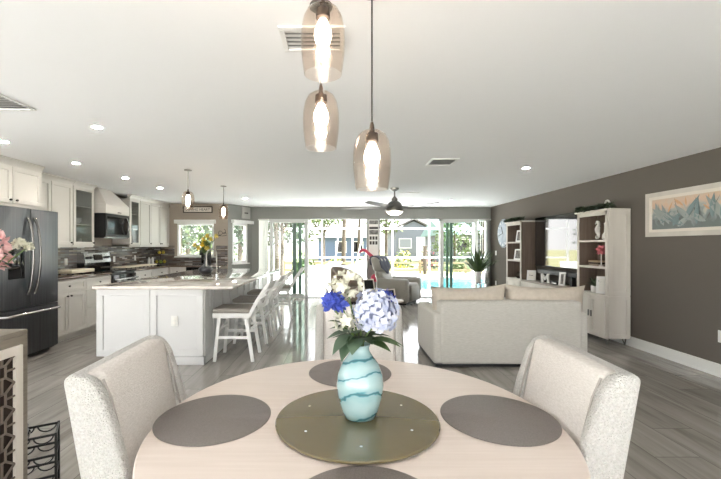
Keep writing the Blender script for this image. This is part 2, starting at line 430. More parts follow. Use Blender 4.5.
# windows ---------------------------------------------------------
def ring(F, u0, u1, z0, z1, n0, n1, t):
    return MB().obox(F,u0,u1,n0,n1,z1-t,z1).obox(F,u0,u1,n0,n1,z0,z0+t).obox(F,u0,u0+t,n0,n1,z0+t,z1-t).obox(F,u1-t,u1,n0,n1,z0+t,z1-t)
KF = ((0,YK,0), (1,0,0), (0,-1,0))
o = struct('window_1', ring(KF, wx0, wx1, wz0, wz1, -.10, -.02, .045), 'white_metal', 'kitchen window with white frame over the sink counter', 'window')
MB().obox(KF, wx0+.04, wx1-.04, -.065, -.06, wz0+.04, wz1-.04).build('pane', 'pane', o)
MB().obox(KF, wx0-.03, wx1+.04, -.02, .10, wz0-.035, wz0, .005).build('window_sill', 'white_trim', o)
MB().obox(KF, wx0-.04, wx1+.05, 0, .09, wz1-.01, wz1+.085, .006).build('window_valance', 'white_trim', o)
o = struct('window_2', ring(AF, a0, a1, az0, az1, -.10, -.01, .055), 'white_metal', 'narrow window with white frame in the angled wall', 'window')
MB().obox(AF, a0+.05, a1-.05, -.06, -.055, az0+.05, az1-.05).build('pane', 'pane', o)
MB().obox(AF, a0-.05, a1+.14, 0, .10, az1-.005, az1+.075, .006).build('window_valance', 'white_trim', o)
MB().obox(AF, a0-.03, a1+.03, -.02, .06, az0-.03, az0, .005).build('window_sill', 'white_trim', o)

# sliding patio doors ----------------------------------------------
BF = ((0,YB,0), (1,0,0), (0,-1,0))
px = lambda p: (p-341)*YB/390
def stile(o, p0, p1, n, m='vinyl', z0=.03, z1=HD-.02): MB().obox(BF, px(p0), px(p1), -n-.045, -n, z0, z1, .004, 1).build('stile', m, o)
o = struct('door_1', MB().obox(BF,-2.2,-2.13,-.12,.01,0,HD).obox(BF,-2.2,-.86,-.12,.012,HD-.06,HD).obox(BF,px(304.5),px(308),-.12,.012,0,HD-.06).obox(BF,-2.2,.70,-.12,0,0,.02), 'vinyl', 'sliding patio door panels stacked beside the kitchen end', 'sliding door')
for a, b, n, m in ((269.5,273,.02,'vinyl'), (292,296,.06,'green_frame'), (298,301.2,.09,'green_frame')):
    if m not in MATS: mat('green_frame', (92,118,104), .3)
    stile(o, a, b, n, m)
MB().obox(BF, px(273), px(292), -.05, -.044, .10, HD-.09).build('pane', 'pane', o)
MB().obox(BF, px(294), px(304.5), -.10, -.095, .10, HD-.09).build('pane', 'green_pane', o)
MB().obox(BF, px(273), px(304), -.065, -.02, .02, .10).build('bottom_rail', 'vinyl', o)
MB().obox(BF, px(273), px(304), -.065, -.02, HD-.10, HD-.05).build('top_rail', 'vinyl', o)
MB().obox(BF, px(274.2), px(274.8), -.02, .03, .95, 1.2, .004).build('door_handle', 'white_metal', o)
o = struct('door_2', MB().obox(BF,px(440),px(443.5),-.12,.012,0,HD).obox(BF,px(440),3.96,-.12,.012,HD-.06,HD).obox(BF,3.90,3.96,-.12,.01,0,HD-.06).obox(BF,1.05,3.96,-.12,0,0,.02), 'vinyl', 'sliding patio door panels stacked beside the potted plant', 'sliding door')
for a, b, n, m in ((447,449.4,.09,'green_frame'), (450.6,453.4,.06,'green_frame'), (475,478,.02,'vinyl')): stile(o, a, b, n, m)
MB().obox(BF, px(444), px(452), -.10, -.095, .10, HD-.09).build('pane', 'green_pane', o)
MB().obox(BF, px(453), px(475), -.05, -.044, .10, HD-.09).build('pane', 'pane', o)
MB().obox(BF, px(444), px(475), -.065, -.02, .02, .10).build('bottom_rail', 'vinyl', o)
MB().obox(BF, px(444), px(475), -.065, -.02, HD-.10, HD-.05).build('top_rail', 'vinyl', o)
def blinds(label, xs, z0):
    t = thing('vertical_blind', label, 'blind', (sum(xs)/len(xs), YB-.09, 0))
    MB().box(min(xs)-.05, max(xs)+.05, YB-.12, YB-.06, HD-.045, HD-.005, .004).build('head_rail', 'blind', t)
    for i, x in enumerate(xs):
        m = MB(); q = []
        for k in range(7):
            s = -1+k/3; q.append((x+.045*s*.55, YB-.09+.05*s+.012*(1-s*s)))
        q2 = [(a+.003, c-.003) for a, c in q]
        m.prism(q+q2[::-1], 'z', z0, HD-.045); m.build('slat', 'blind', t)
blinds('white vertical blind drawn back beside the angled kitchen wall', [px(p) for p in (260.8,263,265.2,267.4)], .04)
blinds('white vertical blind drawn back behind the tall potted plant', [px(p) for p in (479.2,481.4,483.6,485.8,487.6)], .04)

# photo collage on the pillar
t = thing('photo_hanger', 'narrow column of small dark photos hanging on the pillar between openings', 'photo hanger', (.875, YB-.01, 1.5))
MB().obox(BF, px(368.6), px(378.6), 0, .012, 1.05, 2.10).build('backing', 'paper', t)
for z0, z1, m in ((1.98,2.08,'photo_grey'), (1.845,1.905,'ink'), (1.70,1.82,'photo_grey'), (1.07,1.13,'pink_dark')):
    if m not in MATS: mat('pink_dark', (130,84,84), .6)
    MB().obox(BF, px(369.2), px(378), .012, .02, z0, z1).build('photo', m, t)
for r in range(2):
    for c in range(3): MB().obox(BF, px(369.5+2.9*c), px(371.6+2.9*c), .012, .02, 1.56-.13*r, 1.65-.13*r).build('photo', 'ink', t)

# ================================================================ kitchen
LF = lambda x: ((x,0,0), (0,1,0), (1,0,0))
def shaker(F, u0, u1, z0, z1, n0=0, t=.02, r=.055):
    m = MB()
    m.obox(F,u0,u1,n0,n0+t,z1-r,z1,.002,1).obox(F,u0,u1,n0,n0+t,z0,z0+r,.002,1)
    m.obox(F,u0,u0+r,n0,n0+t,z0+r,z1-r,.002,1).obox(F,u1-r,u1,n0,n0+t,z0+r,z1-r,.002,1)
    return m.obox(F,u0+r,u1-r,n0,n0+t*.35,z0+r,z1-r)
def knob(F, u, z, n0, p):
    o = Vector(F[0])+Vector(F[1])*u+Vector(F[2])*n0+Vector((0,0,z)); n = Vector(F[2])
    return MB().tube([o, o+n*.012, o+n*.014, o+n*.026], [.006,.006,.014,.013], 10).build('knob', 'knob_metal', p)
def barpull(F, u, z, n0, p, w=.05, m='knob_metal'):
    o = Vector(F[0])+Vector(F[1])*u+Vector(F[2])*n0+Vector((0,0,z)); n = Vector(F[2]); a = Vector(F[1])
    return MB().tube([o-a*w, o-a*w*.9+n*.025, o+a*w*.9+n*.025, o+a*w], .006, 8).build('handle', m, p)
def crown(t, F, u0, u1, n0, z0, z1, ret=True, m='cabinet'):
    mb = MB(); o, u, n = F
    prof = [(n0-.03,z0), (n0+.012,z0), (n0+.018,z0+.02), (n0+.05,z1-.02), (n0+.062,z1-.015), (n0+.062,z1), (n0-.03,z1)]
    o = Vector(o); u = Vector(u); n = Vector(n)
    vs = [o+u*a+n*q[0]+Vector((0,0,q[1])) for a in (u0,u1) for q in prof]; k = len(prof)
    fs = [tuple(reversed(range(k))), tuple(range(k,2*k))]+[(i,(i+1)%k,k+(i+1)%k,k+i) for i in range(k)]
    fs = [tuple(reversed(f)) for f in fs]
    mb.add(vs, fs).build('crown', m, t)
def upper(label, xf, y0, y1, z0, z1, doors, group=None, glass_doors=False):
    F = LF(xf); t = thing('upper_cabinet', label, 'cabinet', (XL, (y0+y1)/2, z0), group)
    m = MB(); w = .018
    m.box(XL, xf, y0, y0+w, z0, z1).box(XL, xf, y1-w, y1, z0, z1).box(XL, xf, y0, y1, z0, z0+w).box(XL, xf, y0, y1, z1-w, z1).box(XL+.013, XL+.02, y0, y1, z0, z1)
    if not glass_doors: m.box(xf-.02, xf-.002, y0, y1, z0, z1)
    m.build('carcass', 'cabinet', t)
    for i, (a, b, k) in enumerate(doors):
        if glass_doors:
            d = MB(); r = .06
            d.obox(F,a,b,0,.02,z1-r,z1,.002,1).obox(F,a,b,0,.02,z0+.005,z0+r,.002,1).obox(F,a,a+r,0,.02,z0+r,z1-r,.002,1).obox(F,b-r,b,0,.02,z0+r,z1-r,.002,1)
            d = d.build('door', 'cabinet', t); MB().obox(F,a+r,b-r,.006,.010,z0+r,z1-r).build('pane', 'cab_glass', d)
            for z in (z0+.34, z0+.64): MB().box(XL+.02, xf-.03, y0+w, y1-w, z, z+.012).build('shelf', 'cabinet', t)
        else: d = shaker(F, a, b, z0+.005, z1-.005).build('door', 'cabinet', t)
        knob(F, k, z0+.045, .02, d)
    crown(t, F, y0-.002, y1+.002, 0, z1-.005, H-.002)
    MB().obox(F, y0, y1, -.03, 0, z0-.03, z0).build('light_rail', 'cabinet', t)
    return t
upper('deep cream cabinet above the refrigerator', -3.97, 4.28, 5.15, 1.90, 2.355, [(4.285,4.69,4.65),(4.70,5.145,4.74)])
upper('cream wall cabinet with plain doors next to the refrigerator', -4.28, 5.32, 6.20, 1.40, 2.36, [(5.325,5.735,5.70),(5.745,6.195,6.15)])
upper('cream wall cabinet with one glass door before the microwave', -4.28, 6.21, 6.74, 1.40, 2.36, [(6.215,6.735,6.70)], glass_doors=True)
upper('narrow cream wall cabinet with glass door beyond the microwave', -4.28, 7.87, 8.28, 1.40, 2.36, [(7.875,8.275,7.91)], glass_doors=True)
upper('long cream wall cabinet with three doors in the kitchen corner', -4.28, 8.29, 9.68, 1.40, 2.36, [(8.295,8.745,8.72),(8.755,9.205,9.18),(9.215,9.675,9.25)])
# dishes behind the glass
def bowl(x, y, z, r, label, k):
    prof = [(r*.4,0),(r*.5,.008),(r,.055*k),(r*.96,.055*k),(r*.45,.016),(1e-5,.014)]
    return tag(MB().lathe(prof, (x,y,z), 20).build('bowl', 'white_ceramic', None, loc=(x,y,z)), label, 'bowl')
bowl(-4.42, 6.47, 1.752, .11, 'wide white bowl on the middle shelf of the glass cabinet before microwave', 1.2)
bowl(-4.42, 6.47, 1.775, .105, 'white bowl stacked inside another in the glass cabinet before microwave', 1.5)
for i, y in enumerate((6.36, 6.58)):
    t = tag(MB().lathe([(.03,0),(.034,.005),(.04,.10),(.037,.10),(.03,.01),(1e-5,.01)], (-4.42,y,1.418), 18).build('mug', 'white_ceramic', None, loc=(-4.42,y,1.418)), None, 'mug', 'mugs on the lowest shelf of the glass cabinet')
    t['label'] = ('white mug on lowest glass cabinet shelf, closer to the refrigerator', 'white mug on lowest glass cabinet shelf, closer to the microwave')[i]

# hood over the microwave
y0, y1 = 6.80, 7.56
t = thing('range_hood', 'cream tapered range hood above the microwave', 'range hood', (XL, 7.18, 1.97))
MB().box(XL, -4.10, y0, y1, 1.972, 2.13, .004).build('band', 'cabinet', t)
MB().hexa([(XL,y0,2.13),(-4.10,y0,2.13),(-4.10,y1,2.13),(XL,y1,2.13)], [(XL,y0+.16,H-.002),(-4.34,y0+.16,H-.002),(-4.34,y1-.2,H-.002),(XL,y1-.2,H-.002)]).build('taper', 'cabinet', t)
barpull(LF(-4.10), 7.2, 2.0, 0, t, .035)
# microwave
t = thing('microwave', 'black over-range microwave under the cream hood', 'microwave', (XL, 7.18, 1.54))
MB().box(XL+.014, -4.14, y0, y1, 1.545, 1.968, .006).build('body', 'black', t)
F = LF(-4.14)
d = ring(F, y0, y1, 1.55, 1.966, 0, .035, .05).build('door', 'black', t)
MB().obox(F, y0+.045, y1-.045, .0, .028, 1.60, 1.92).build('window', 'black_glass', d)
q = [Vector((-4.105+.055*math.sin(PI*k/10)+.004, y1-.09-.02*math.sin(PI*k/10), 1.60+.032*k)) for k in range(11)]
MB().tube(q, .012, 10).build('handle', 'bright_steel', d)
MB().obox(F, y0+.02, y1-.02, 0, .03, 1.53, 1.55).build('vent_strip', 'bright_steel', t)
# range
t = thing('range', 'stainless steel range with black oven door below the microwave', 'range', (-4.3, 7.18, 0))
MB().box(XL+.015, -4.0, y0+.005, y1-.005, .08, .92).box(XL+.05, -4.06, y0+.02, y1-.02, 0, .08).build('body', 'black', t)
MB().box(XL+.015, -3.96, y0, y1, .92, .945, .005).build('cooktop', 'black_glass', t)
c = MB().prism([(XL+.015,.945),(-4.47,.945),(-4.47,1.09),(XL+.015,1.09)], 'y', y0+.005, y1-.005).build('back_guard', 'black_glass', t)
c = MB().prism([(XL+.015,1.09),(-4.455,1.09),(-4.49,1.265),(XL+.015,1.265)], 'y', y0, y1).build('control_panel', 'bright_steel', t)
MB().prism([(-4.462,1.135),(-4.455,1.135),(-4.476,1.235),(-4.483,1.235)], 'y', 7.06, 7.30).build('display', 'black_glass', c)
for y in (6.88,6.96,7.40,7.48): MB().cyl((-4.475,y,1.18), (-4.44,y,1.188), .024, .02, 14).build('knob', 'black', c)
F = LF(-4.0)
d = MB().obox(F, y0+.01, y1-.01, 0, .035, .27, .88, .006).build('oven_door', 'black_glass', t)
MB().tube([(-3.965,y0+.06,.80),(-3.90,y0+.07,.80),(-3.90,y1-.07,.80),(-3.965,y1-.06,.80)], .018, 12).build('handle', 'bright_steel', d)
MB().obox(F, y0+.01, y1-.01, 0, .03, .09, .255, .006).build('storage_drawer', 'dark_steel', t)

# base cabinets
def base(label, F, u0, u1, rows, depth=.58, ztop=.895):
    o, u, n = Vector(F[0]), Vector(F[1]), Vector(F[2]); c = o+u*((u0+u1)/2)-n*depth/2
    t = thing('base_cabinet', label, 'cabinet', (c.x, c.y, 0))
    MB().obox(F,u0,u1,-depth,-.001,.10,ztop).build('carcass', 'cabinet', t)
    MB().obox(F,u0,u1,-depth,-.06,0,.10).build('toe_kick', 'cabinet', t)
    for z0, z1, cols, nm in rows:
        wd = (u1-u0)/cols
        for k in range(cols):
            a, b = u0+wd*k+.004, u0+wd*(k+1)-.004
            d = shaker(F, a, b, z0, z1, 0, .02, .045 if nm == 'drawer' else .06).build(nm, 'cabinet', t)
            if nm == 'drawer': knob(F, (a+b)/2, (z0+z1)/2, .02, d)
            else: knob(F, (b-.035 if k == 0 and cols > 1 else a+.035), z1-.05, .02, d)
    return t
BFm = LF(-4.02)
base('cream base cabinet with one drawer over two doors beside the refrigerator', BFm, 5.34, 6.12, [(.715,.885,1,'drawer'),(.11,.705,2,'door')])
base('cream base cabinet with three stacked drawers beside the range', BFm, 6.125, 6.79, [(.715,.885,1,'drawer'),(.42,.705,1,'drawer'),(.11,.41,1,'drawer')])
base('cream base cabinet just beyond the range', BFm, 7.57, 8.30, [(.715,.885,1,'drawer'),(.11,.705,2,'door')])
base('cream base cabinet in the kitchen corner before the window wall', BFm, 8.305, 9.05, [(.715,.885,1,'drawer'),(.11,.705,2,'door')])
WF = ((0,9.10,0), (1,0,0), (0,-1,0))
base('cream base cabinet under the left part of the kitchen window', WF, -4.0, -3.62, [(.715,.885,1,'drawer'),(.11,.705,1,'door')], .57)
t = thing('dishwasher', 'black dishwasher under the kitchen window counter', 'dishwasher', (-3.32, 9.38, 0))
MB().box(-3.615, -3.02, 9.11, 9.66, .02, .895).build('body', 'black', t)
d = MB().obox(WF, -3.61, -3.025, -.01, .02, .10, .89, .004).build('door', 'black_glass', t)
MB().tube([(-3.58,9.08,.82),(-3.58,9.04,.82),(-3.06,9.04,.82),(-3.06,9.08,.82)], .01, 8).build('handle', 'bright_steel', d)
o = MB().box(XL+.013, -3.985, 5.33, 6.795, .90, .935, .004).build('countertop', 'brown_counter', None, loc=(-4.3,6.06,.9)); tag(o, 'brown stone countertop between refrigerator and range', 'countertop')
o = MB().box(XL+.013, -3.985, 7.565, YK-.013, .90, .935, .004).box(-3.99, -2.83, 9.06, YK-.013, .90, .935, .004).build('countertop', 'brown_counter', None, loc=(-4.3,8.6,.9)); tag(o, 'brown stone countertop turning the kitchen corner under the window', 'countertop')

# refrigerator
t = thing('refrigerator', 'dark stainless french-door refrigerator', 'refrigerator', (-4.2, 4.84, 0)); F = LF(-3.90)
MB().box(-4.58, -3.905, 4.37, 5.31, .03, 1.83, .008).build('body', 'black', t)
def fdoor(u0, u1, z0, z1, nm):
    q = []
    for k in range(9):
        s = k/8; q.append((-3.90+.05+.012*math.sin(PI*s), u0+.005+(u1-u0-.010)*s))
    return MB().prism([(-3.90,u0+.003)]+q+[(-3.90,u1-.003)], 'z', z0, z1).build(nm, 'dark_steel', t)
for u0, u1, hy in ((4.37,4.84,4.785),(4.84,5.31,4.895)):
    d = fdoor(u0, u1, .645, 1.85, 'door')
    q = [Vector((-3.85+.075*math.sin(PI*k/14)**.6+.004, hy, .80+.94*k/14)) for k in range(15)]
    MB().tube(q, .016, 10).build('handle', 'handle_steel', d)
    if u0 < 4.5:
        MB().box(-3.845, -3.832, 4.50, 4.73, 1.0, 1.42, .004).box(-3.835,-3.828,4.52,4.71,1.33,1.40).build('dispenser', 'black_glass', d)
d = fdoor(4.37, 5.31, .06, .635, 'freezer_drawer')
MB().tube([(-3.845,4.40,.575),(-3.79,4.43,.575),(-3.785,4.84,.575),(-3.79,5.25,.575),(-3.845,5.28,.575)], .018, 10).build('handle', 'bright_steel', d)
MB().box(-4.5, -3.95, 4.4, 5.28, 0, .03).build('foot_grille', 'black', t)

# things on the kitchen counters
def outlet(label, F, u, z, w=.07, h=.115, m='white_trim', slots=True):
    o, uu, n = Vector(F[0]), Vector(F[1]), Vector(F[2]); c = o+uu*u
    t = thing('wall_outlet', label, 'outlet', (c.x,c.y,z))
    MB().obox(F, u-w/2, u+w/2, 0, .007, z-h/2, z+h/2, .003).build('cover_plate', m, t)
    for dz in (-.022,.022): MB().obox(F, u-.016, u+.016, .007, .0095, z+dz-.013, z+dz+.013, .002).build('socket', 'paper', t)
    return t
SF = LF(XL+.012)
outlet('white outlet on the mosaic backsplash between refrigerator and range', SF, 6.53, 1.125)
outlet('white outlet on the mosaic backsplash just beyond the range', SF, 7.92, 1.125)
outlet('white outlet on the mosaic backsplash close to the kitchen corner', SF, 8.72, 1.125)
def slab(label, y0, y1, z1):  # raised cream slabs on feet where pale strips run along the counter
    t = thing('counter_slab', label, 'slab', (-4.36, (y0+y1)/2, .935))
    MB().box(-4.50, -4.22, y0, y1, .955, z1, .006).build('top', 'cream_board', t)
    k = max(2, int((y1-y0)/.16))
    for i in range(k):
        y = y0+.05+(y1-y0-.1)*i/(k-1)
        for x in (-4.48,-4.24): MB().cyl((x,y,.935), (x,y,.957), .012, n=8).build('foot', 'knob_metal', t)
slab('chunky cream tray on small dark feet next to the refrigerator', 6.12, 6.68, 1.01)
slab('long flat cream tray on the counter beyond the range', 7.66, 8.95, .985)
t = thing('fruit_stand', 'two-tier dark wire fruit stand in the kitchen corner', 'fruit stand', (-4.30, 9.3, .935))
cx, cy = -4.30, 9.3
m = MB(); m.cyl((cx,cy,.937),(cx,cy,1.38),.006,n=8).build('pole', 'black_metal', t)
for nm, r, z in (('basket',.15,.98),('basket',.11,1.20)):
    m = MB(); ring_ = lambda rr, zz: [(cx+rr*math.cos(2*PI*k/24), cy+rr*math.sin(2*PI*k/24), zz) for k in range(24)]
    m.tube(ring_(r,z+.06), .004, 6, closed=True); m.tube(ring_(r*.7,z), .004, 6, closed=True)
    for k in range(12):
        a = 2*PI*k/12; m.tube([(cx,cy,z),(cx+r*.7*math.cos(a),cy+r*.7*math.sin(a),z),(cx+r*math.cos(a),cy+r*math.sin(a),z+.06)], .003, 5)
    m.build(nm, 'black_metal', t)
m = MB().lathe([(.10,0),(.10,.008),(.01,.012)], (cx,cy,.935), 20).build('base', 'black_metal', t)
mat('lemon', (214,190,70), .5); mat('lime', (128,150,70), .5)
k = 0
for nm, r, z, n_ in (('lower',.085,1.018,4), ('upper',.06,1.238,3)):
    for i in range(n_):
        a = 2*PI*i/n_+.5; x, y = cx+r*math.cos(a), cy+r*math.sin(a); lemon = i % 2 == 0
        o = MB().ball((x,y,z), .036, .036, .042, 12, 8).build('lemon' if lemon else 'lime', 'lemon' if lemon else 'lime', None, loc=(x,y,z-.04))
        tag(o, f'{"yellow lemon" if lemon else "green lime"} in the {nm} basket of the corner fruit stand', 'fruit', 'fruit in the corner stand')
for x, y, label in ((-4.42,8.98,'slim white bottle on the counter, closer to the range'),(-4.40,9.10,'slim white bottle on the counter, closer to the fruit stand')):
    t = thing('soap_bottle', label, 'bottle', (x,y,.935))
    MB().lathe([(.028,0),(.03,.01),(.03,.15),(.012,.18),(.012,.20)], (x,y,.935), 14).build('body', 'white_ceramic', t)
    MB().lathe([(.014,0),(.014,.02),(.005,.022),(.005,.045)], (x,y,1.135), 10).build('cap', 'knob_metal', t)
t = thing('coffee_maker', 'black coffee maker on the counter under the kitchen window', 'coffee maker', (-3.28,9.42,.935))
MB().box(-3.39,-3.17,9.32,9.54,.935,.965,.006).build('base', 'black', t)
MB().box(-3.39,-3.17,9.45,9.54,.965,1.26,.01).build('tower', 'black', t)
MB().box(-3.39,-3.17,9.32,9.46,1.17,1.26,.01).build('head', 'black', t)
MB().lathe([(.05,0),(.065,.03),(.07,.09),(.05,.14),(.055,.15)], (-3.28,9.385,.966), 18).build('carafe', 'black_glass', t)

# wall decor of the kitchen
t = thing('wall_sign', 'long framed wooden sign reading LOVING HEART above the kitchen window', 'sign', (-3.55,YK,2.3))
ring(KF, -3.92, -3.19, 2.215, 2.375, .001, .03, .022).build('frame', 'dark_brown', t)
p = MB().obox(KF, -3.90, -3.21, .001, .015, 2.235, 2.355).build('board', 'cream_paint', t)
text('lettering', 'LOVING HEART', .085, 'ink', p, facing((-3.555,YK-.017,2.293),(1,0,0),(0,0,1)))
t = thing('wire_wall_ornament', 'small dark scrolled wire ornament on the tan wall beside the window', 'wall ornament', (-2.95,YK,1.7))
m = MB(); q = [(-2.95+.10*math.cos(a)*(1-.03*a), YK-.012, 1.715+.055*math.sin(2*a)*.8+.012*a-.04) for a in [k*.25 for k in range(30)]]
m.tube(q, .006, 6).build('scroll', 'knob_metal', t)
MB().tube([(-3.06,YK-.012,1.655),(-2.95,YK-.012,1.64),(-2.84,YK-.012,1.655)], .006, 6).build('rail', 'knob_metal', t)
t = thing('canvas_sign', 'small pale upright canvas above the narrow angled window', 'canvas', (-2.58,10.2,2.1))
p = MB().obox(AF, .49, .80, .001, .03, 2.11, 2.415, .003).build('canvas', 'cream_grey', t) if 'cream_grey' in MATS or mat('cream_grey', (188,186,182), .8) else None
for i in range(3): MB().obox(AF, .575+.05*i, .61+.05*i, .03, .032, 2.235, 2.275).build('mark', 'ink', t)

# ================================================================ island
IX0, IX1, IY0, IY1 = -2.86, -1.614, 4.56, 8.0
t = thing('kitchen_island', 'long white panelled kitchen island', 'kitchen island', (-2.2,6.3,0))
MB().box(IX0, IX1, IY0+.02, IY1, .10, .884).build('body', 'island_paint', t)
MB().box(IX0+.06, IX1-.02, IY0+.05, IY1-.03, 0, .10).build('plinth', 'island_paint', t)
MB().box(-2.2, IX1+.015, IY0-.005, IY0+.05, 0, .095, .004).box(IX1-.02, IX1+.015, IY0, IY1, 0, .095, .004).build('baseboard', 'island_paint', t)
FF = ((0,IY0+.02,0), (1,0,0), (0,-1,0))
for a, b in ((IX0,-2.236),(-2.232,IX1)): shaker(FF, a, b, .10, .884, 0, .022, .075).build('end_panel', 'island_paint', t)
SFi = LF(IX1)
for k in range(9):
    a = IY0+.02+k*.38; shaker(SFi, a+.002, a+.376, .10, .884, 0, .018, .05).build('side_panel', 'island_paint', t)
for y in (4.75,5.6,6.45,7.3):
    MB().prism([(IX1+.018,.884),(-1.32,.884),(-1.32,.872),(IX1+.03,.862),(IX1+.03,.66),(IX1+.018,.66)], 'y', y-.02, y+.02).build('bracket', 'island_paint', t)
o = MB().box(-2.885, -1.25, 4.52, 8.05, .886, .925, .006).build('island_countertop', 'quartz', None, loc=(-2.1,6.3,.886)); tag(o, 'glossy pale stone countertop of the kitchen island', 'countertop')
outlet('pale outlet on the end of the kitchen island', ((0,IY0+.008,0),(1,0,0),(0,-1,0)), -1.95, .515, .08, .12, 'blind')
t = thing('kitchen_faucet', 'tall chrome gooseneck faucet on the island', 'faucet', (-1.72,5.40,.925))
q = [(-1.72,5.40,.925),(-1.72,5.40,1.25)]+[(-1.72-.07+.07*math.cos(a), 5.40, 1.28+.07*math.sin(a)) for a in [PI*k/10 for k in range(11)]]+[(-1.86,5.40,1.20)]
MB().tube(q, .008, 10).build('spout', 'brushed_nickel', t)
MB().lathe([(.03,0),(.03,.012),(.02,.02),(.02,.08)], (-1.72,5.40,.925), 16).build('base', 'bright_steel', t)
MB().cyl((-1.72,5.40,.99),(-1.66,5.37,1.03),.008,.006,8).build('lever', 'bright_steel', t)
MB().cyl((-1.86,5.40,1.20),(-1.86,5.40,1.11),.013,.016,12).build('spray_head', 'brushed_nickel', t)
# vase and flowers on island
vx, vy = -2.22, 6.40
o = MB().lathe([(.055,0),(.085,.02),(.115,.06),(.11,.10),(.06,.14),(.03,.17),(.022,.24),(.022,.33),(.032,.36),(.026,.36),(.016,.33)], (vx,vy,.925), 24).build('bottle_vase', 'pewter_dark', None, loc=(vx,vy,.925)) if 'pewter_dark' in MATS or mat('pewter_dark', (62,62,66), .3) else None
tag(o, 'dark round-bellied vase with a slim neck on the kitchen island', 'vase')
def leafmesh(m, base, d, up, L, W, curl=.25, n=5):
    d = Vector(d).normalized(); up = Vector(up); up = (up-d*up.dot(d)); up = up.normalized() if up.length > 1e-4 else d.orthogonal().normalized()
    s = d.cross(up); vs = []; fs = []; base = Vector(base)
    for i in range(n+1):
        t_ = i/n; w = W*math.sin(PI*min(1, t_**.8*.97+.02))
        c = base+d*L*t_-up*curl*L*t_*t_
        vs += [c-s*w+up*w*.25, c, c+s*w+up*w*.25]
    for i in range(n):
        a = i*3; fs += [(a,a+1,a+4,a+3),(a+1,a+2,a+5,a+4)]
    m.add(vs, fs)
mat('petal_soft', (232,214,120), .6)
for k in range(11):
    a = 2*PI*k/11*4; r = .03+.11*(k % 4)/3; top = Vector((vx+r*math.cos(a)*1.25, vy+r*math.sin(a), 1.36+.05*((k*3) % 5)))
    t = thing('yellow_flower', 'yellow flower in the dark vase on the kitchen island', 'flower', (vx,vy,1.20), 'yellow flowers in the island vase')
    MB().tube([(vx+.008*math.cos(a),vy+.008*math.sin(a),1.22),(vx+r*.4*math.cos(a),vy+r*.4*math.sin(a),1.33),top], .005, 6).build('stem', 'stem', t)
    m = MB()
    for j in range(18):
        zz = 1-2*(j+.5)/18; b_ = j*2.4; rr_ = math.sqrt(1-zz*zz); leafmesh(m, top, (rr_*math.cos(b_),rr_*math.sin(b_),zz), (-zz*math.cos(b_),-zz*math.sin(b_),rr_), .05, .019)
    m.build('bloom', 'petal_soft' if k % 2 else 'petal_yellow', t)
    m = MB()
    for j in range(6):
        b_ = a+j*1.05; leafmesh(m, (vx+r*.5*math.cos(a),vy+r*.5*math.sin(a),1.27+.03*j), (math.cos(b_),math.sin(b_),1.0), (-math.cos(b_),-math.sin(b_),.6), .11, .02)
    m.build('leaf', 'leaf', t)

# counter stools
def make_stool():
    t = thing('counter_stool', 'x', 'stool', (0,0,0), 'counter stools along the island')
    MB().box(-.23,.23,-.215,.215,.58,.635,.022,3).build('seat_cushion', 'stool_seat', t)
    MB().box(-.225,.225,-.21,.21,.52,.58,.006).build('seat_frame', 'stool_white', t)
    for sy in (-1,1):
        MB().hexa([(-.215,sy*.205-.016,0),(-.18,sy*.205-.016,0),(-.18,sy*.205+.016,0),(-.215,sy*.205+.016,0)],[(-.165,sy*.185-.018,.53),(-.125,sy*.185-.018,.53),(-.125,sy*.185+.018,.53),(-.165,sy*.185+.018,.53)]).build('leg', 'stool_white', t)
        MB().hexa([(.245,sy*.205-.016,0),(.28,sy*.205-.016,0),(.28,sy*.205+.016,0),(.245,sy*.205+.016,0)],[(.155,sy*.185-.018,.53),(.20,sy*.185-.018,.53),(.20,sy*.185+.018,.53),(.155,sy*.185+.018,.53)]).build('leg', 'stool_white', t)
        q0 = [(.185,.53),(.228,.53),(.34,.74),(.475,.945),(.435,.945),(.30,.75)]
        MB().prism(q0, 'y', sy*.19-.016, sy*.19+.016).build('back_post', 'stool_white', t)
        MB().box(-.17,.225,sy*.196-.011,sy*.196+.011,.27,.305,.003).build('stretcher', 'stool_white', t)
    MB().box(-.172,-.148,-.19,.19,.36,.395,.003).build('foot_rail', 'stool_white', t)
    MB().box(.212,.236,-.19,.19,.36,.39,.003).build('foot_rail', 'stool_white', t)
    n = 9; vs = []
    for i in range(n):
        s = -1+2*i/(n-1); y = .205*s; d = .03*(1-s*s)
        for (x, z) in ((.405,.875),(.43,.875),(.485,.965),(.46,.965)): vs.append((x+d, y, z))
    fs = [(0,3,2,1), tuple((n-1)*4+k for k in range(4))]
    for i in range(n-1):
        for k in range(4): fs.append((i*4+k, i*4+(k+1)%4, i*4+4+(k+1)%4, i*4+4+k))
    MB().add(vs, fs).build('top_rail', 'stool_white', t)
    m = MB()
    for z, x in ((.715,.318),(.80,.372)): m.hexa([(x,-.19,z),(x+.022,-.19,z),(x+.022,.19,z),(x,.19,z)],[(x+.022,-.19,z+.035),(x+.044,-.19,z+.035),(x+.044,.19,z+.035),(x+.022,.19,z+.035)])
    m.build('back_slats', 'stool_white', t)
    return t
ST = [(-1.325,4.90,'white counter stool with grey seat at the dining end of the island'),(-1.325,5.77,'second white counter stool counted from the dining end of the island'),
      (-1.325,6.65,'third white counter stool counted from the dining end of the island'),(-1.22,7.60,'white counter stool at the patio end of the island')]
s0 = make_stool(); s0.location = ST[0][:2]+(0,); s0['label'] = ST[0][2]
for x, y, l in ST[1:]: dup(s0, (x,y,0), 0 if y < 7 else .12, l)
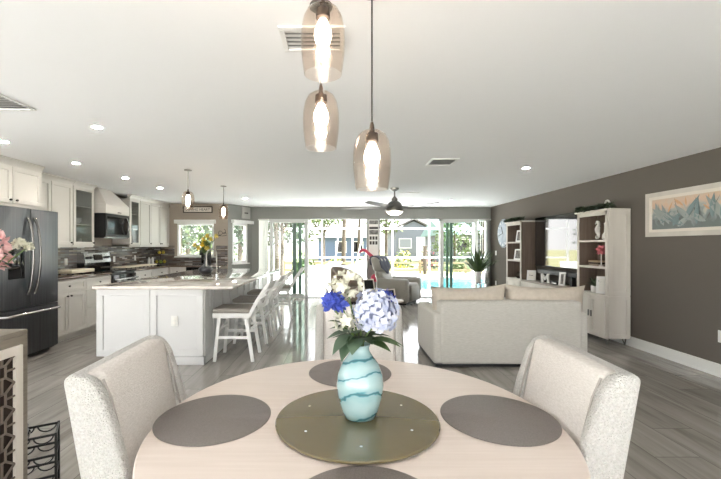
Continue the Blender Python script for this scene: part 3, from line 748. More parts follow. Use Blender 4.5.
# ================================================================ dining table
TX, TY, TZ = .057, 1.437, .76
t = thing('dining_table', 'round pale wood dining table', 'table', (TX,TY,0))
MB().lathe([(1e-4,TZ-.045),(.68,TZ-.045),(.712,TZ-.034),(.72,TZ-.018),(.72,TZ-.006),(.716,TZ-.001),(.708,TZ),(1e-4,TZ)], (TX,TY,0), 128, 1, 1.047).build('tabletop', 'table_wood', t)
MB().lathe([(.12,.05),(.10,.15),(.085,.4),(.11,.62),(.2,TZ-.045)], (TX,TY,0), 32).build('pedestal', 'table_wood', t)
MB().lathe([(.22,0),(.22,.03),(.12,.055)], (TX,TY,0), 40).build('base', 'table_wood', t)
SZ = TZ+.014
t = thing('lazy_susan', 'round olive bronze glass lazy susan in the middle of the dining table', 'lazy susan', (.058,1.405,TZ))
MB().lathe([(1e-4,.004),(.288,.004),(.291,.007),(.291,.011),(.288,.014),(1e-4,.014)], (.058,1.405,TZ), 96).build('glass_disc', 'olive_glass', t)
MB().lathe([(.10,0),(.10,.004)], (.058,1.405,TZ), 32).build('turntable', 'black_metal', t)
for k in range(6):
    a = PI/6+PI/3*k+.02
    MB().lathe([(.0045,0),(.0045,.0008),(1e-4,.0012)], (.058+.205*math.cos(a), 1.405+.205*math.sin(a), SZ), 12).build('foot_dot', 'white_ceramic', t)
for i, (x, y, l) in enumerate(((-.466,1.436,'on the kitchen side of the dining table'),(.577,1.436,'on the taupe wall side of the dining table'),(.045,1.946,'on the far side of the dining table behind the vase'),(.06,.905,'at the table edge facing the viewer'))):
    o = MB().lathe([(1e-4,0),(.211,0),(.213,.0015),(.211,.003),(1e-4,.003)], (x,y,TZ+.0004), 72, .96).build('placemat', 'woven_mat', None, loc=(x,y,TZ+.0004))
    tag(o, 'round woven grey placemat '+l, 'placemat', 'placemats on the dining table')

# dining chairs (local: facing +x)
def make_dchair():
    t = thing('dining_chair', 'x', 'chair', (0,0,0), 'upholstered dining chairs')
    rec = lambda p: (p.x-.235*max(0,p.z-.48), p.y, p.z)
    MB().box(-.24,.27,-.27,.27,.40,.495,.035,3).build('seat', 'linen', t)
    MB().box(-.235,.255,-.26,.26,.34,.41,.008).build('seat_rail', 'boucle', t)
    m = MB(); m.box(-.275,-.195,-.24,.24,.36,.985,.022,3)
    b = m.shear(rec).build('backrest', 'linen', t)
    m = MB(); m.box(-.315,-.235,-.278,.278,.34,.985,.03,4); m.shear(rec).build('back_cover', 'boucle', t)
    for s in (-1,1):
        # wing: slanting outward piece, its front edge rounded
        q = [(-.31,.34),(-.18,.34),(-.172,.50),(-.178,.80),(-.190,.935),(-.212,.978),(-.25,.992),(-.30,.985)]
        vs = []
        m = MB(); bm = bmesh.new()
        y0, y1 = (s*.236, s*.29)
        P = [bm.verts.new((x,y0,z)) for x,z in q]; Q = [bm.verts.new((x,y1,z)) for x,z in q]; k = len(q)
        bm.faces.new(P); bm.faces.new(list(reversed(Q)))
        for i in range(k): bm.faces.new((P[i],Q[i],Q[(i+1)%k],P[(i+1)%k]))
        bmesh.ops.recalc_face_normals(bm, faces=bm.faces[:])
        bmesh.ops.bevel(bm, geom=bm.edges[:], offset=.02, segments=3, profile=.5, affect='EDGES')
        bm.verts.index_update()
        m.add([v.co.copy() for v in bm.verts], [[v.index for v in f.verts] for f in bm.faces]); bm.free()
        w = m.shear(rec).build('wing', 'boucle', t, angle=60)
        pp = [Vector(rec(Vector((x, s*.236, z)))) for x, z in ((-.192,.50),(-.192,.70),(-.193,.90),(-.205,.965))]
        MB().tube(pp, .0045, 6).build('piping', 'piping', w)
        for lx in (-.22,.22):
            MB().hexa([(lx-.016,s*.235-.016,0),(lx+.016,s*.235-.016,0),(lx+.016,s*.235+.016,0),(lx-.016,s*.235+.016,0)],[(lx-.026,s*.225-.026,.35),(lx+.026,s*.225-.026,.35),(lx+.026,s*.225+.026,.35),(lx-.026,s*.225+.026,.35)]).build('leg', 'dark_brown', t)
    return t
c0 = make_dchair(); c0.location = (-.455,1.50,0); c0.rotation_euler = (0,0,.05); c0['label'] = 'cream upholstered dining chair on the kitchen side of the table'
dup(c0, (.532,1.51,0), PI-.05, 'cream upholstered dining chair on the taupe wall side of the table')
dup(c0, (.12,2.30,0), -PI/2, 'cream upholstered dining chair at the far side of the table behind the vase')

# vase and bouquet
VX, VY = .069, 1.415
o = MB().lathe([(.045,0),(.058,.004),(.066,.025),(.080,.075),(.0855,.115),(.081,.155),(.064,.195),(.044,.222),(.034,.238),(.033,.25),(.038,.262),(.035,.262),(.028,.245),(.03,.225),(.05,.18),(.05,.05),(1e-4,.03)], (VX,VY,SZ), 48).build('vase', 'swirl_glass', None, loc=(VX,VY,SZ), angle=70)
tag(o, 'pale turquoise swirled glass vase on the lazy susan', 'vase')
def stem_to(t, top, m='stem', r=.0035):
    top = Vector(top); b = Vector((VX+RND.uniform(-.014,.014), VY+RND.uniform(-.014,.014), SZ+.12)); n = Vector((VX+(top.x-VX)*.12, VY+(top.y-VY)*.12, SZ+.265))
    MB().tube([b, n, n.lerp(top,.5)+Vector((0,0,.012)), top], r, 6).build('stem', m, t)
def fib(n):
    for i in range(n):
        z = 1-2*(i+.5)/n; a = i*2.399963; r = math.sqrt(1-z*z); yield Vector((r*math.cos(a), r*math.sin(a), z))
def hydrangea(c, r, n, pm, label, cat='flower', petal=.013):
    t = thing('hydrangea', label, cat, (VX,VY,SZ+.262), 'flowers in the turquoise vase')
    c = Vector(c); stem_to(t, c-Vector((0,0,r*.6)))
    m = MB()
    for d in fib(n):
        if d.z < -.75: continue
        p = c+d*r*RND.uniform(.84,1.03); d = (d+Vector((RND.uniform(-.4,.4),RND.uniform(-.4,.4),RND.uniform(-.4,.4)))).normalized()
        a0 = RND.uniform(0,PI); s = d.orthogonal().normalized(); w = d.cross(s)
        for k in range(4):
            a = a0+k*PI/2; dr = s*math.cos(a)+w*math.sin(a)+d*.18
            leafmesh(m, p, dr, d, petal*RND.uniform(.85,1.15), petal*.46, .15, 3)
    f = m.build('flower_head', pm, t)
    MB().ball(c, r*.72, nu=14, nv=9).build('inner_head', 'petal_lavender', f)
    return t, f
t, _ = hydrangea((.122,1.375,1.158), .081, 130, 'petal_white', 'big pale white hydrangea head in the turquoise vase', 'flower', .0165)
def leaves(t, specs, m):
    for b, d, L, W in specs:
        q = MB(); leafmesh(q, b, d, (0,0,1), L, W, .35, 7); q.build('leaf', m, t)
leaves(t, [((.10,1.38,1.055),(.75,-.5,.28),.115,.028),((.11,1.40,1.06),(.95,-.15,.1),.115,.02),((.09,1.375,1.05),(.7,-.65,.2),.10,.028)], 'leaf')
def blue(c, r, label, n=42):
    t = thing('blue_flower', label, 'flower', (VX,VY,SZ+.262), 'flowers in the turquoise vase'); c = Vector(c); stem_to(t, c-Vector((0,0,r*.5)))
    m = MB()
    for d in fib(n):
        if d.z < -.55: continue
        s = d.orthogonal().normalized(); a = RND.uniform(0,6.28); dr = s*math.cos(a)+d.cross(s)*math.sin(a)
        leafmesh(m, c+d*r*RND.uniform(.3,.55), (d*.55+dr*.9), d, r*RND.uniform(.5,.75), r*.24, -.25, 4)
    m.ball(c, r*.45, nu=10, nv=7); m.build('flower_head', 'petal_blue', t); return t
t = blue((-.022,1.40,1.185), .05, 'blue flower on the kitchen side of the turquoise vase bouquet', 90)
leaves(t, [((.03,1.385,1.10),(-.6,-.45,.62),.095,.022)], 'leaf')
blue((.165,1.45,1.19), .045, 'blue flower half hidden behind the big white hydrangea')
def lily(c, label, n=26, r=.045):
    t = thing('white_blossom', label, 'flower', (VX,VY,SZ+.262), 'flowers in the turquoise vase'); c = Vector(c); stem_to(t, c-Vector((0,0,r)))
    m = MB()
    for d in fib(n):
        p = c+Vector((d.x*r*1.1, d.y*r*.9, d.z*r*1.0)); s = d.orthogonal().normalized()
        for k in range(5):
            a = k*1.257+d.x*3; dr = s*math.cos(a)+d.cross(s)*math.sin(a)+d*.5
            leafmesh(m, p, dr, d, .030, .0085, -.1, 4)
    m.build('flower_head', 'petal_cream', t); return t
lily((.025,1.41,1.255), 'cream starry blossom spray rising highest in the turquoise vase', 13, .036)
lily((-.012,1.43,1.225), 'cream starry blossom spray just above the blue flower', 9, .03)
t = lily((.012,1.365,1.125), 'small cream blossom spray low among the green leaves', 7, .02)
leaves(t, [((.045,1.37,1.085),(-.85,-.45,.25),.10,.026),((.05,1.36,1.085),(-.35,-.7,.5),.085,.032),((.04,1.38,1.075),(-.75,-.5,-.25),.095,.034),((.055,1.36,1.07),(-.25,-.9,-.2),.075,.03),((.05,1.40,1.09),(-.85,.1,.3),.09,.03),((.045,1.37,1.07),(-.6,-.6,-.5),.09,.033)], 'leaf_blue')
t = thing('greenery_sprig', 'dark leafy green sprig filling the middle of the turquoise vase', 'foliage', (VX,VY,SZ+.262), 'flowers in the turquoise vase')
stem_to(t, (.075,1.41,1.12))
leaves(t, [((.07,1.40,1.06),(math.cos(a),math.sin(a),RND.uniform(0,.7)),RND.uniform(.075,.115),.026) for a in [k*.85 for k in range(12)]], 'leaf_dark')

# lattice cabinet and what stands near it
LX = -1.67
t = thing('lattice_cabinet', 'driftwood cabinet with cream lattice door at the dining corner', 'cabinet', (-1.9,1.5,0))
MB().box(-2.12,LX,.92,2.07,.06,.925).build('body', 'driftwood', t)
MB().box(-2.13,LX+.004,.91,2.074,.925,.95,.003).build('top', 'driftwood', t)
MB().box(-2.10,LX-.03,.95,2.04,0,.06).build('plinth', 'dark_brown', t)
F = LF(LX)
ring(F, .92, 2.07, .06, .925, 0, .006, .045).build('face_frame', 'driftwood', t)
for u0, u1 in ((.965,1.492),(1.496,2.025)):
    d = ring(F, u0, u1, .105, .88, .0, .02, .045).build('door', 'cream_paint', t)
    MB().obox(F, u0+.04, u1-.04, .002, .004, .145, .84).build('backing', 'dark_brown', d)
    m = MB(); cw = (u1-u0-.09)/3; chh = .69/5
    def bar(a, b, w=.006):
        A = Vector((LX+.012, u0+.045+a[0], .148+a[1])); B = Vector((LX+.012, u0+.045+b[0], .148+b[1]))
        m.tube([A,B], w, 6)
    for i in range(3):
        for j in range(5):
            x0, z0 = i*cw, j*chh; cxx, czz = x0+cw/2, z0+chh/2
            for (p, q) in (((x0,z0),(cxx-.02,czz-.03)),((x0+cw,z0),(cxx+.02,czz-.03)),((x0,z0+chh),(cxx-.02,czz+.03)),((x0+cw,z0+chh),(cxx+.02,czz+.03)),((cxx-.02,czz-.03),(cxx+.02,czz-.03)),((cxx-.02,czz+.03),(cxx+.02,czz+.03)),((cxx-.02,czz-.03),(cxx-.02,czz+.03)),((cxx+.02,czz-.03),(cxx+.02,czz+.03)),((x0,czz),(cxx-.02,czz)),((cxx+.02,czz),(x0+cw,czz)),((cxx,z0),(cxx,czz-.03)),((cxx,czz+.03),(cxx,z0+chh))): bar(p, q)
    m.build('lattice', 'bronze_lattice', d)
px_, py_ = -1.80, 1.90
o = MB().lathe([(.05,0),(.075,.03),(.085,.10),(.06,.19),(.045,.24),(.055,.27),(.05,.27),(.04,.24)], (px_,py_,.95), 28).build('flower_vase', 'white_ceramic', None, loc=(px_,py_,.95)); tag(o, 'white vase of pink roses on the lattice cabinet', 'vase')
def rose(c, r, m_, label):
    t = thing('rose' if 'rose' in label else 'white_filler_flower', label, 'flower', (px_,py_,1.2), 'flowers on the lattice cabinet'); c = Vector(c)
    MB().tube([(px_,py_,1.0),(px_+(c.x-px_)*.3,py_+(c.y-py_)*.3,1.24),c], .004, 6).build('stem', 'stem', t)
    m = MB()
    for d in fib(46):
        s = d.orthogonal().normalized(); a = RND.uniform(0,6.28); dr = s*math.cos(a)+d.cross(s)*math.sin(a)
        leafmesh(m, c+d*r*RND.uniform(.35,.65), d*.55+dr*.9, d, r*RND.uniform(.6,.85), r*.34, -.35, 4)
    m.ball(c, r*.4, nu=10, nv=7); m.build('bloom', m_, t)
    q = MB()
    for k in range(3): leafmesh(q, c-Vector((0,0,r*.7)), (math.cos(k*2.1),math.sin(k*2.1),.1), (0,0,1), r*1.1, r*.3)
    q.build('leaf', 'leaf_dark', t)
for c, r, m_, l in (((-1.655,1.86,1.40),.062,'petal_pink','pink rose reaching out furthest over the lattice cabinet edge'),((-1.70,1.92,1.33),.058,'petal_pink','pink rose hanging lowest in the lattice cabinet bouquet'),((-1.74,1.84,1.44),.06,'petal_pink','pink rose at the top of the lattice cabinet bouquet'),((-1.80,1.95,1.36),.06,'petal_pink','pink rose in the middle of the lattice cabinet bouquet'),((-1.86,1.85,1.38),.06,'petal_pink','pink rose at the back of the lattice cabinet bouquet'),((-1.60,1.93,1.405),.028,'petal_cream','small white filler flower in front of the refrigerator dispenser'),((-1.585,1.98,1.39),.022,'petal_cream','small white filler flower close to the refrigerator handles')):
    rose(c, r, m_, l)
# wine rack
t = thing('wine_rack', 'black metal three-tier wine rack on the floor by the lattice cabinet', 'wine rack', (-1.82,2.24,0))
RM = Matrix.Translation((-1.69,2.335,0)) @ Matrix.Rotation(.55, 4, 'Z')
def rk(m): return m.xf(RM)
for y in (0,-.17):
    for x in (0,-.32): rk(MB().box(x-.006,x+.006,y-.006,y+.006,0,.345)).build('post', 'black_metal', t)
for z in (.335,.22,.105):
    m = MB()
    for y in (0,-.17):
        m.box(-.32,0,y-.004,y+.004,z-.006,z+.006)
        for k in range(3):
            xc = -.055-.105*k
            m.tube([(xc+.045*math.cos(a), y, z-.04*math.sin(a)) for a in [PI*j/8 for j in range(9)]], .004, 6)
    for x in (0,-.32): m.box(x-.004,x+.004,-.17,0,z-.006,z+.006)
    rk(m).build('tier', 'black_metal', t)
t = thing('wine_bottle', 'dark wine bottle lying in the top tier of the wine rack', 'bottle', (-1.82,2.24,.30))
M2 = RM @ Matrix.Translation((-.16,-.24,.331)) @ Matrix.Rotation(-PI/2, 4, 'X')
MB().lathe([(.034,0),(.0365,.01),(.0365,.18),(.03,.205),(.014,.235),(.013,.29)], (0,0,0), 18).xf(M2).build('body', 'black_glass', t)
MB().lathe([(.0145,.25),(.0145,.295),(1e-4,.296)], (0,0,0), 14).xf(M2).build('capsule', 'knob_metal', t)

# ================================================================ living area
t = thing('sofa', 'cream fabric two-seat sofa with its back to the dining table', 'sofa', (1.95,4.9,0))
MB().box(1.14,2.76,4.45,4.68,.035,.755,.035,4).build('backrest', 'sofa_fabric', t)
for x0, x1 in ((1.06,1.24),(2.66,2.84)): MB().box(x0,x1,4.465,5.42,.035,.62,.04,4).build('arm', 'sofa_fabric', t)
MB().box(1.2,2.7,4.6,5.38,.035,.30,.02).build('base', 'sofa_fabric', t)
MB().box(1.08,2.82,4.462,5.40,.012,.04).build('underside', 'black', t)
for x0 in (1.245,1.955): MB().box(x0,x0+.70,4.69,5.44,.30,.47,.05,4).build('seat_cushion', 'sofa_cushion', t)
for i, x in enumerate((1.545,2.46)):
    m = MB().pillow((0,0,0), (.92,.98)[i], .30, .50, seed=3+i, edge=.2, dent=.025)
    m.xf(Matrix.Translation((x,4.745,.675)) @ Matrix.Rotation((-.03,.02)[i], 4, 'Y') @ Matrix.Rotation(.10, 4, 'X')).build('back_cushion', 'sofa_cushion', t, angle=80)
for x in (1.12,2.78):
    for y in (4.52,5.36): MB().cyl((x,y,0),(x,y,.04),.02,.024,10).build('leg', 'black', t)

# media cabinets
FX = 3.70
MF = ((FX,0,0), (0,1,0), (-1,0,0))
def tower(y0, y1, label, brown):
    t = thing('bookcase_tower', label, 'bookcase', (3.86,(y0+y1)/2,0), 'bookcase towers beside the television'); X1 = 4.01; w = .028
    for k, a in enumerate((y0, y1-w)):
        MB().box(FX+.002,X1,a,a+w,.10,1.89).build('side_panel', 'distress', t)
        MB().box(FX+.014,X1-.014,a+(w if k == 0 else -.004),a+(w+.004 if k == 0 else 0),.70,1.885).build('inner_lining', 'shelf_back', t)
    for (a, n) in ((y0,-1),(y1,1)):
        sF = ((0,a,0),(1,0,0),(0,n,0))
        if (a == y0) == (brown == 0): MB().obox(sF, FX+.016, X1-.002, -.001, .008, .70, 1.885).build('brown_side', 'shelf_back', t)
        else: shaker(sF, FX+.004, X1-.002, .70, 1.885, -.001, .024, .055).build('side_frame', 'distress', t)
        shaker(sF, FX+.004, X1-.002, .11, .69, -.001, .024, .05).build('side_frame', 'distress', t)
    MB().box(X1-.014,X1-.002,y0+w,y1-w,.70,1.89).build('back_panel', 'shelf_back', t)
    MB().box(FX-.008,X1,y0-.012,y1+.012,.675,.70,.004).build('counter', 'distress', t)
    for z in (1.065,1.45): MB().box(FX+.012,X1-.014,y0+w,y1-w,z,z+.03,.003).build('shelf', 'distress', t)
    m = MB().box(FX-.002,FX+.012,y0,y0+.04,.70,1.89).box(FX-.002,FX+.012,y1-.04,y1,.70,1.89).box(FX-.002,FX+.012,y0,y1,1.83,1.89)
    m.build('face_frame', 'distress', t)
    MB().box(FX-.03,X1,y0-.03,y1+.03,1.885,1.915,.008).build('top', 'distress', t)
    MB().box(FX+.004,X1,y0+w,y1-w,.10,.675).build('lower_box', 'distress', t)
    mid = (y0+y1)/2
    for a, b, h in ((y0+.02,mid-.003,mid-.03),(mid+.003,y1-.02,mid+.03)):
        d = shaker(MF, a, b, .125, .665, -.002, .02, .05).build('door', 'distress', t)
        MB().obox(MF, h-.009, h+.009, .018, .034, .36, .45, .003).build('handle', 'pewter', d)
    MB().obox(MF, y0, y1, -.02, .006, .09, .125, .003).build('bottom_rail', 'distress', t)
    for y, s in ((y0+.03,1),(y1-.03,-1)):
        for x in (FX+.03, X1-.03):
            MB().tube([(x,y,.10),(x,y+.02*s,.0)], .009, 6).tube([(x,y+.09*s,.10),(x,y+.02*s,.01)], .007, 6).build('leg', 'pewter', t)
    return t
tower(5.42, 6.11, 'whitewashed bookcase tower closer to the dining area', 1)
tower(8.02, 8.72, 'whitewashed bookcase tower closer to the patio doors', 0)
t = thing('media_console', 'long low whitewashed media console between the two bookcase towers', 'media console', (3.86,7.06,0))
y0, y1 = 6.145, 7.985
MB().box(FX+.002,4.01,y0,y1,.10,.675).build('body', 'distress', t)
MB().box(FX-.012,4.01,y0,y1,.675,.705,.004).build('top', 'distress_dark', t) if 'distress_dark' in MATS or mat('distress_dark', (150,140,130), .5) else 0
for k in range(3):
    a = y0+.01+k*.607; d = shaker(MF, a, a+.60, .125, .665, -.002, .02, .05).build('door', 'distress', t)
    MB().obox(MF, a+.29, a+.31, .018, .034, .36, .45, .003).build('handle', 'pewter', d)
for y in (6.2,7.93):
    for x in (FX+.03,3.98): MB().cyl((x,y,0),(x,y,.10),.01,.014,8).build('leg', 'pewter', t)
t = thing('television', 'large black flat television on the wall between bookcase towers', 'television', (3.97,7.1,1))
MB().box(3.955,4.0,6.27,7.95,.995,1.965,.006).build('housing', 'black', t)
MB().box(3.952,3.956,6.285,7.935,1.01,1.95).build('screen', 'tv_screen', t)
MB().box(3.998,4.029,6.8,7.4,1.2,1.7).build('mount', 'black_metal', t)
t = thing('soundbar', 'black soundbar on the console under the television', 'soundbar', (3.9,7.05,.705))
MB().box(3.87,3.98,6.40,7.70,.86,.945,.012,3).build('body', 'black', t)
for y in (6.6,7.5): MB().box(3.89,3.96,y-.03,y+.03,.705,.862).build('stand', 'black', t)

def standing_frame(x, y, z, w, h, az, label, pm='photo_grey', fm='white_trim', body=None, th=.03, lean=.16):
    t = thing('framed_photo', label, 'photo frame', (x,y,z))
    M = Matrix.Translation((x,y,z+.001)) @ Matrix.Rotation(az, 4, 'Z') @ Matrix.Rotation(-lean, 4, 'X')
    Fl = ((0,0,0),(1,0,0),(0,-1,0))
    ring(Fl, -w/2, w/2, 0, h, -.012, .006, th).xf(M).build('frame', fm, t)
    p = MB().obox(Fl, -w/2+th, w/2-th, -.008, -.002, th, h-th).xf(M).build('picture', pm, t)
    if body: text('lettering', body, (w-2*th)*.36, 'ink', p, M @ facing((0,-.001,h/2),(1,0,0),(0,0,1)), .001)
    MB().tube([M @ Vector((0,.012,h*.75)), M @ Vector((0,.012+.22*h,.0+.035*h))], .004, 6).build('stand', fm, t)
    return t
A = -PI/2
standing_frame(3.80, 7.80, .706, .17, .20, A+.75, 'white frame reading Love on the console beside the far bookcase tower', 'paper', 'white_trim', 'Love')
standing_frame(3.80, 6.72, .706, .11, .23, A+.55, 'narrow white frame leaning on the console near the closer bookcase tower', 'photo_grey', 'white_trim')
t = thing('letter_ornament', 'thick white standing letter M on the media console', 'letter ornament', (3.80,7.26,.706))
M = Matrix.Translation((3.80,7.26,.706)) @ Matrix.Rotation(A+.55, 4, 'Z')
MB().prism([(-.075,0),(-.04,0),(-.04,.11),(0,.045),(.04,.11),(.04,0),(.075,0),(.075,.17),(.045,.17),(0,.10),(-.045,.17),(-.075,.17)], 'y', -.017, .017).xf(M).build('letter', 'white_trim', t, flat=True)
t = thing('game_console', 'low black media box on the console under the television', 'media box', (3.88,6.98,.705))
MB().box(3.80,3.96,6.86,7.10,.707,.76,.006).build('body', 'black', t); MB().box(3.795,3.801,6.88,7.0,.72,.735).build('front_panel', 'black_glass', t)
# tower shelves, closer tower
t = thing('seahorse_figurine', 'white seahorse figurine on a dark base on the top shelf', 'figurine', (3.82,5.80,1.48))
MB().box(3.78,3.86,5.74,5.86,1.481,1.495,.003).build('base', 'dark_brown', t)
q = [(0,.035,.075),(0,.05,.05),(0,.03,.028),(0,0,.03),(0,-.02,.055),(0,-.01,.09),(0,.012,.125),(0,.018,.165),(0,.0,.20),(0,-.022,.235),(0,-.012,.265),(0,.012,.275),(0,.035,.258),(0,.058,.245)]
rr = [.006,.009,.012,.014,.018,.022,.028,.032,.028,.02,.022,.022,.012,.008]
qq = []; r2 = []
for i in range(len(q)-1):
    for k in range(3):
        s = k/3; qq.append(Vector(q[i]).lerp(Vector(q[i+1]), s)); r2.append(rr[i]*(1-s)+rr[i+1]*s)
qq.append(Vector(q[-1])); r2.append(rr[-1])
b = MB().tube([p+Vector((3.82,5.80,1.475)) for p in qq], r2, 10).build('body', 'white_ceramic', t, angle=70)
m = MB()
for k in range(5): m.hexa([(3.814,5.772-.008*abs(k-2),1.56+.022*k),(3.826,5.772-.008*abs(k-2),1.56+.022*k),(3.824,5.75,1.572+.022*k),(3.816,5.75,1.572+.022*k)],[(3.814,5.785,1.585+.022*k),(3.826,5.785,1.585+.022*k),(3.824,5.755,1.58+.022*k),(3.816,5.755,1.58+.022*k)])
m.build('fin', 'white_ceramic', b)
t = thing('glass_bottle', 'clear bottle with pale stopper beside the seahorse', 'bottle', (3.81,5.62,1.48))
MB().lathe([(.03,0),(.045,.02),(.04,.07),(.018,.11),(.014,.20),(.02,.22)], (3.81,5.62,1.481), 20).build('body', 'white_ceramic', t)
MB().lathe([(.012,0),(.022,.015),(1e-4,.04)], (3.81,5.62,1.70), 14).build('stopper', 'paper', t)
t = thing('rose_ornament', 'pink rose on a slim white stand on the middle shelf', 'ornament', (3.79,5.68,1.095))
MB().lathe([(.035,0),(.035,.008),(.007,.015),(.007,.20)], (3.79,5.68,1.096), 16).build('stand', 'white_ceramic', t)
m = MB(); c = Vector((3.79,5.68,1.335))
for d in fib(30):
    s = d.orthogonal().normalized(); leafmesh(m, c+d*.02, d*.7+s*.5, s, .06, .024, .3, 4)
m.ball(c, .035); m.build('bloom', 'petal_rose', t)
for i, (z, dx, m_, l) in enumerate(((1.0955,0,'taupe_velvet','tan book lying lowest in the stack on the middle shelf'),(1.1225,.008,'dark_brown','dark brown book in the middle of the middle-shelf stack'),(1.1495,-.006,'kraft','light brown book on top of the middle-shelf stack'))):
    t = thing('book', l, 'book', (3.84,5.82,z), 'books on the middle shelf')
    MB().box(3.77+dx,3.90+dx,5.72,5.94,z,z+.026,.002,1).build('cover', m_, t)
    MB().box(3.775+dx,3.904+dx,5.724,5.936,z+.004,z+.022).build('pages', 'paper', t)
t = thing('potted_succulent', 'green succulent in a white pot on the lower bookcase counter', 'potted plant', (3.80,5.80,.70))
MB().lathe([(.055,0),(.07,.01),(.075,.10),(.068,.10),(.06,.085),(1e-4,.085)], (3.80,5.80,.701), 24).build('pot', 'white_ceramic', t)
m = MB()
for k in range(34):
    a = k*2.4; e = .15+1.2*((k*7) % 10)/10; leafmesh(m, (3.80+.02*math.cos(a),5.80+.02*math.sin(a),.785), (math.cos(a)*math.cos(e),math.sin(a)*math.cos(e),math.sin(e)), (0,0,1), .11+.05*math.sin(e), .022, .1, 4)
m.build('foliage', 'succulent', t)
standing_frame(3.79, 5.63, .701, .19, .25, A+.75, 'white photo frame on the lower counter of the closer bookcase tower', 'paper')
# farther tower
standing_frame(3.82, 8.36, 1.481, .20, .25, A+.35, 'photo frame on the top shelf of the bookcase tower by the patio', 'photo_grey')
standing_frame(3.80, 8.40, 1.096, .20, .23, A+.35, 'photo frame on the middle shelf of the bookcase tower by the patio', 'photo_grey')
t = thing('pinecone_bowl', 'dark bowl of dried pods on the lower counter by the patio', 'bowl', (3.82,8.32,.70))
MB().lathe([(.05,0),(.09,.03),(.11,.06),(.10,.06),(.05,.02),(1e-4,.015)], (3.82,8.32,.701), 24).build('dish', 'dark_brown', t)
m = MB()
for k in range(9): m.ball((3.82+.05*math.cos(k*.9),8.32+.05*math.sin(k*.9),.775+.02*(k%3)), .032,.026,.03,8,6)
m.build('pods', 'bark', t)['kind'] = 'stuff'
def garland(y0, y1, label):
    t = thing('garland', label, 'garland', (3.8,(y0+y1)/2,1.915)); g = random.Random(int(y0*100))
    q = [(3.70+.02*math.sin(k*.9), y0+(y1-y0)*k/14, 1.93+.015*math.sin(k*1.7)) for k in range(15)]
    MB().tube(q, .007, 6).build('vine', 'bark', t)
    m = MB()
    for k in range(260):
        p = Vector(q[g.randrange(15)])+Vector((g.uniform(-.02,.06),g.uniform(-.03,.03),g.uniform(0,.03))); a = g.uniform(0,6.28)
        d = Vector((math.cos(a)*.8-.25,math.sin(a),g.uniform(-.35,.8)))
        if p.x > 3.66 and d.z < 0: d.z *= .1
        leafmesh(m, p, d, (0,0,1), g.uniform(.07,.13), .028, .3, 3)
    m.build('foliage', 'leaf_dark', t)
garland(5.42, 6.08, 'leafy green garland on top of the bookcase tower near the dining area')
garland(8.05, 8.70, 'leafy green garland on top of the bookcase tower near the patio')
t = thing('ring_ornament', 'white ring-shaped ornament among the garland on the bookcase top', 'ornament', (3.77,5.52,1.915))
MB().tube([(3.77+.02*math.cos(a)*0,5.52+.045*math.cos(a),1.985+.05*math.sin(a)) for a in [2*PI*k/24 for k in range(24)]], .014, 8, closed=True).build('ring', 'white_ceramic', t)
MB().box(3.745,3.795,5.48,5.56,1.9155,1.93,.004).build('foot', 'white_ceramic', t)

# right wall
t = thing('wall_clock', 'large round pale blue wall clock beside the patio corner', 'clock', (XR,9.64,1.70))
RW = Matrix.Translation((XR,9.64,1.70)) @ Matrix.Rotation(-PI/2, 4, 'Y')
MB().lathe([(1e-4,.004),(.35,.004),(.355,.012),(.355,.022),(.345,.028),(1e-4,.028)], (0,0,0), 64).xf(RW).build('face', 'clock_blue', t)
MB().tube([(.335*math.cos(2*PI*k/48),.335*math.sin(2*PI*k/48),.03) for k in range(48)], .008, 6, closed=True).xf(RW).build('rim', 'pewter', t)
m = MB()
for k in range(12):
    a = 2*PI*k/12; m.tube([(.25*math.cos(a),.25*math.sin(a),.031),(.31*math.cos(a),.31*math.sin(a),.031)], .009, 5)
m.xf(RW).build('numeral_marks', 'white_trim', t)
MB().tube([(0,0,.035),(.17,.08,.035)], .008, 6).xf(RW).build('hour_hand', 'ink', t); MB().tube([(0,0,.04),(-.06,.25,.04)], .006, 6).xf(RW).build('minute_hand', 'ink', t)
WRF = ((XR,0,0),(0,1,0),(-1,0,0))
def switch(label, u, z):
    t = thing('light_switch', label, 'switch', (XR,u,z))
    MB().obox(WRF,u-.04,u+.04,0,.007,z-.06,z+.06,.003).build('plate','white_trim',t); MB().obox(WRF,u-.016,u+.016,.007,.011,z-.03,z+.03,.002).build('rocker','paper',t)
switch('white light switch on the wall between clock and patio doors', 10.14, 1.21)
outlet('white outlet low on the wall behind the potted plant', WRF, 10.14, .43)
outlet('white outlet low on the taupe wall under the framed painting', WRF, 4.12, .43, .09, .13)
t = thing('framed_painting', 'wide whitewashed framed leaf painting on the taupe wall', 'painting', (XR,4.45,1.8))
u0, u1, z0, z1 = 3.74, 5.12, 1.51, 2.068
ring(WRF,u0,u1,z0,z1,.001,.035,.055).build('frame','distress',t)
ring(WRF,u0+.055,u1-.055,z0+.055,z1-.055,.001,.028,.035).build('liner','cream_paint',t)
p = MB().obox(WRF,u0+.09,u1-.09,.001,.016,z0+.09,z1-.09).build('canvas','leaf_painting',t)
mat('paint_teal', (118,136,138), .6); mat('paint_grey', (152,158,156), .6); mat('paint_orange', (206,164,128), .6); mat('paint_dark', (98,94,90), .6)
g = random.Random(5)
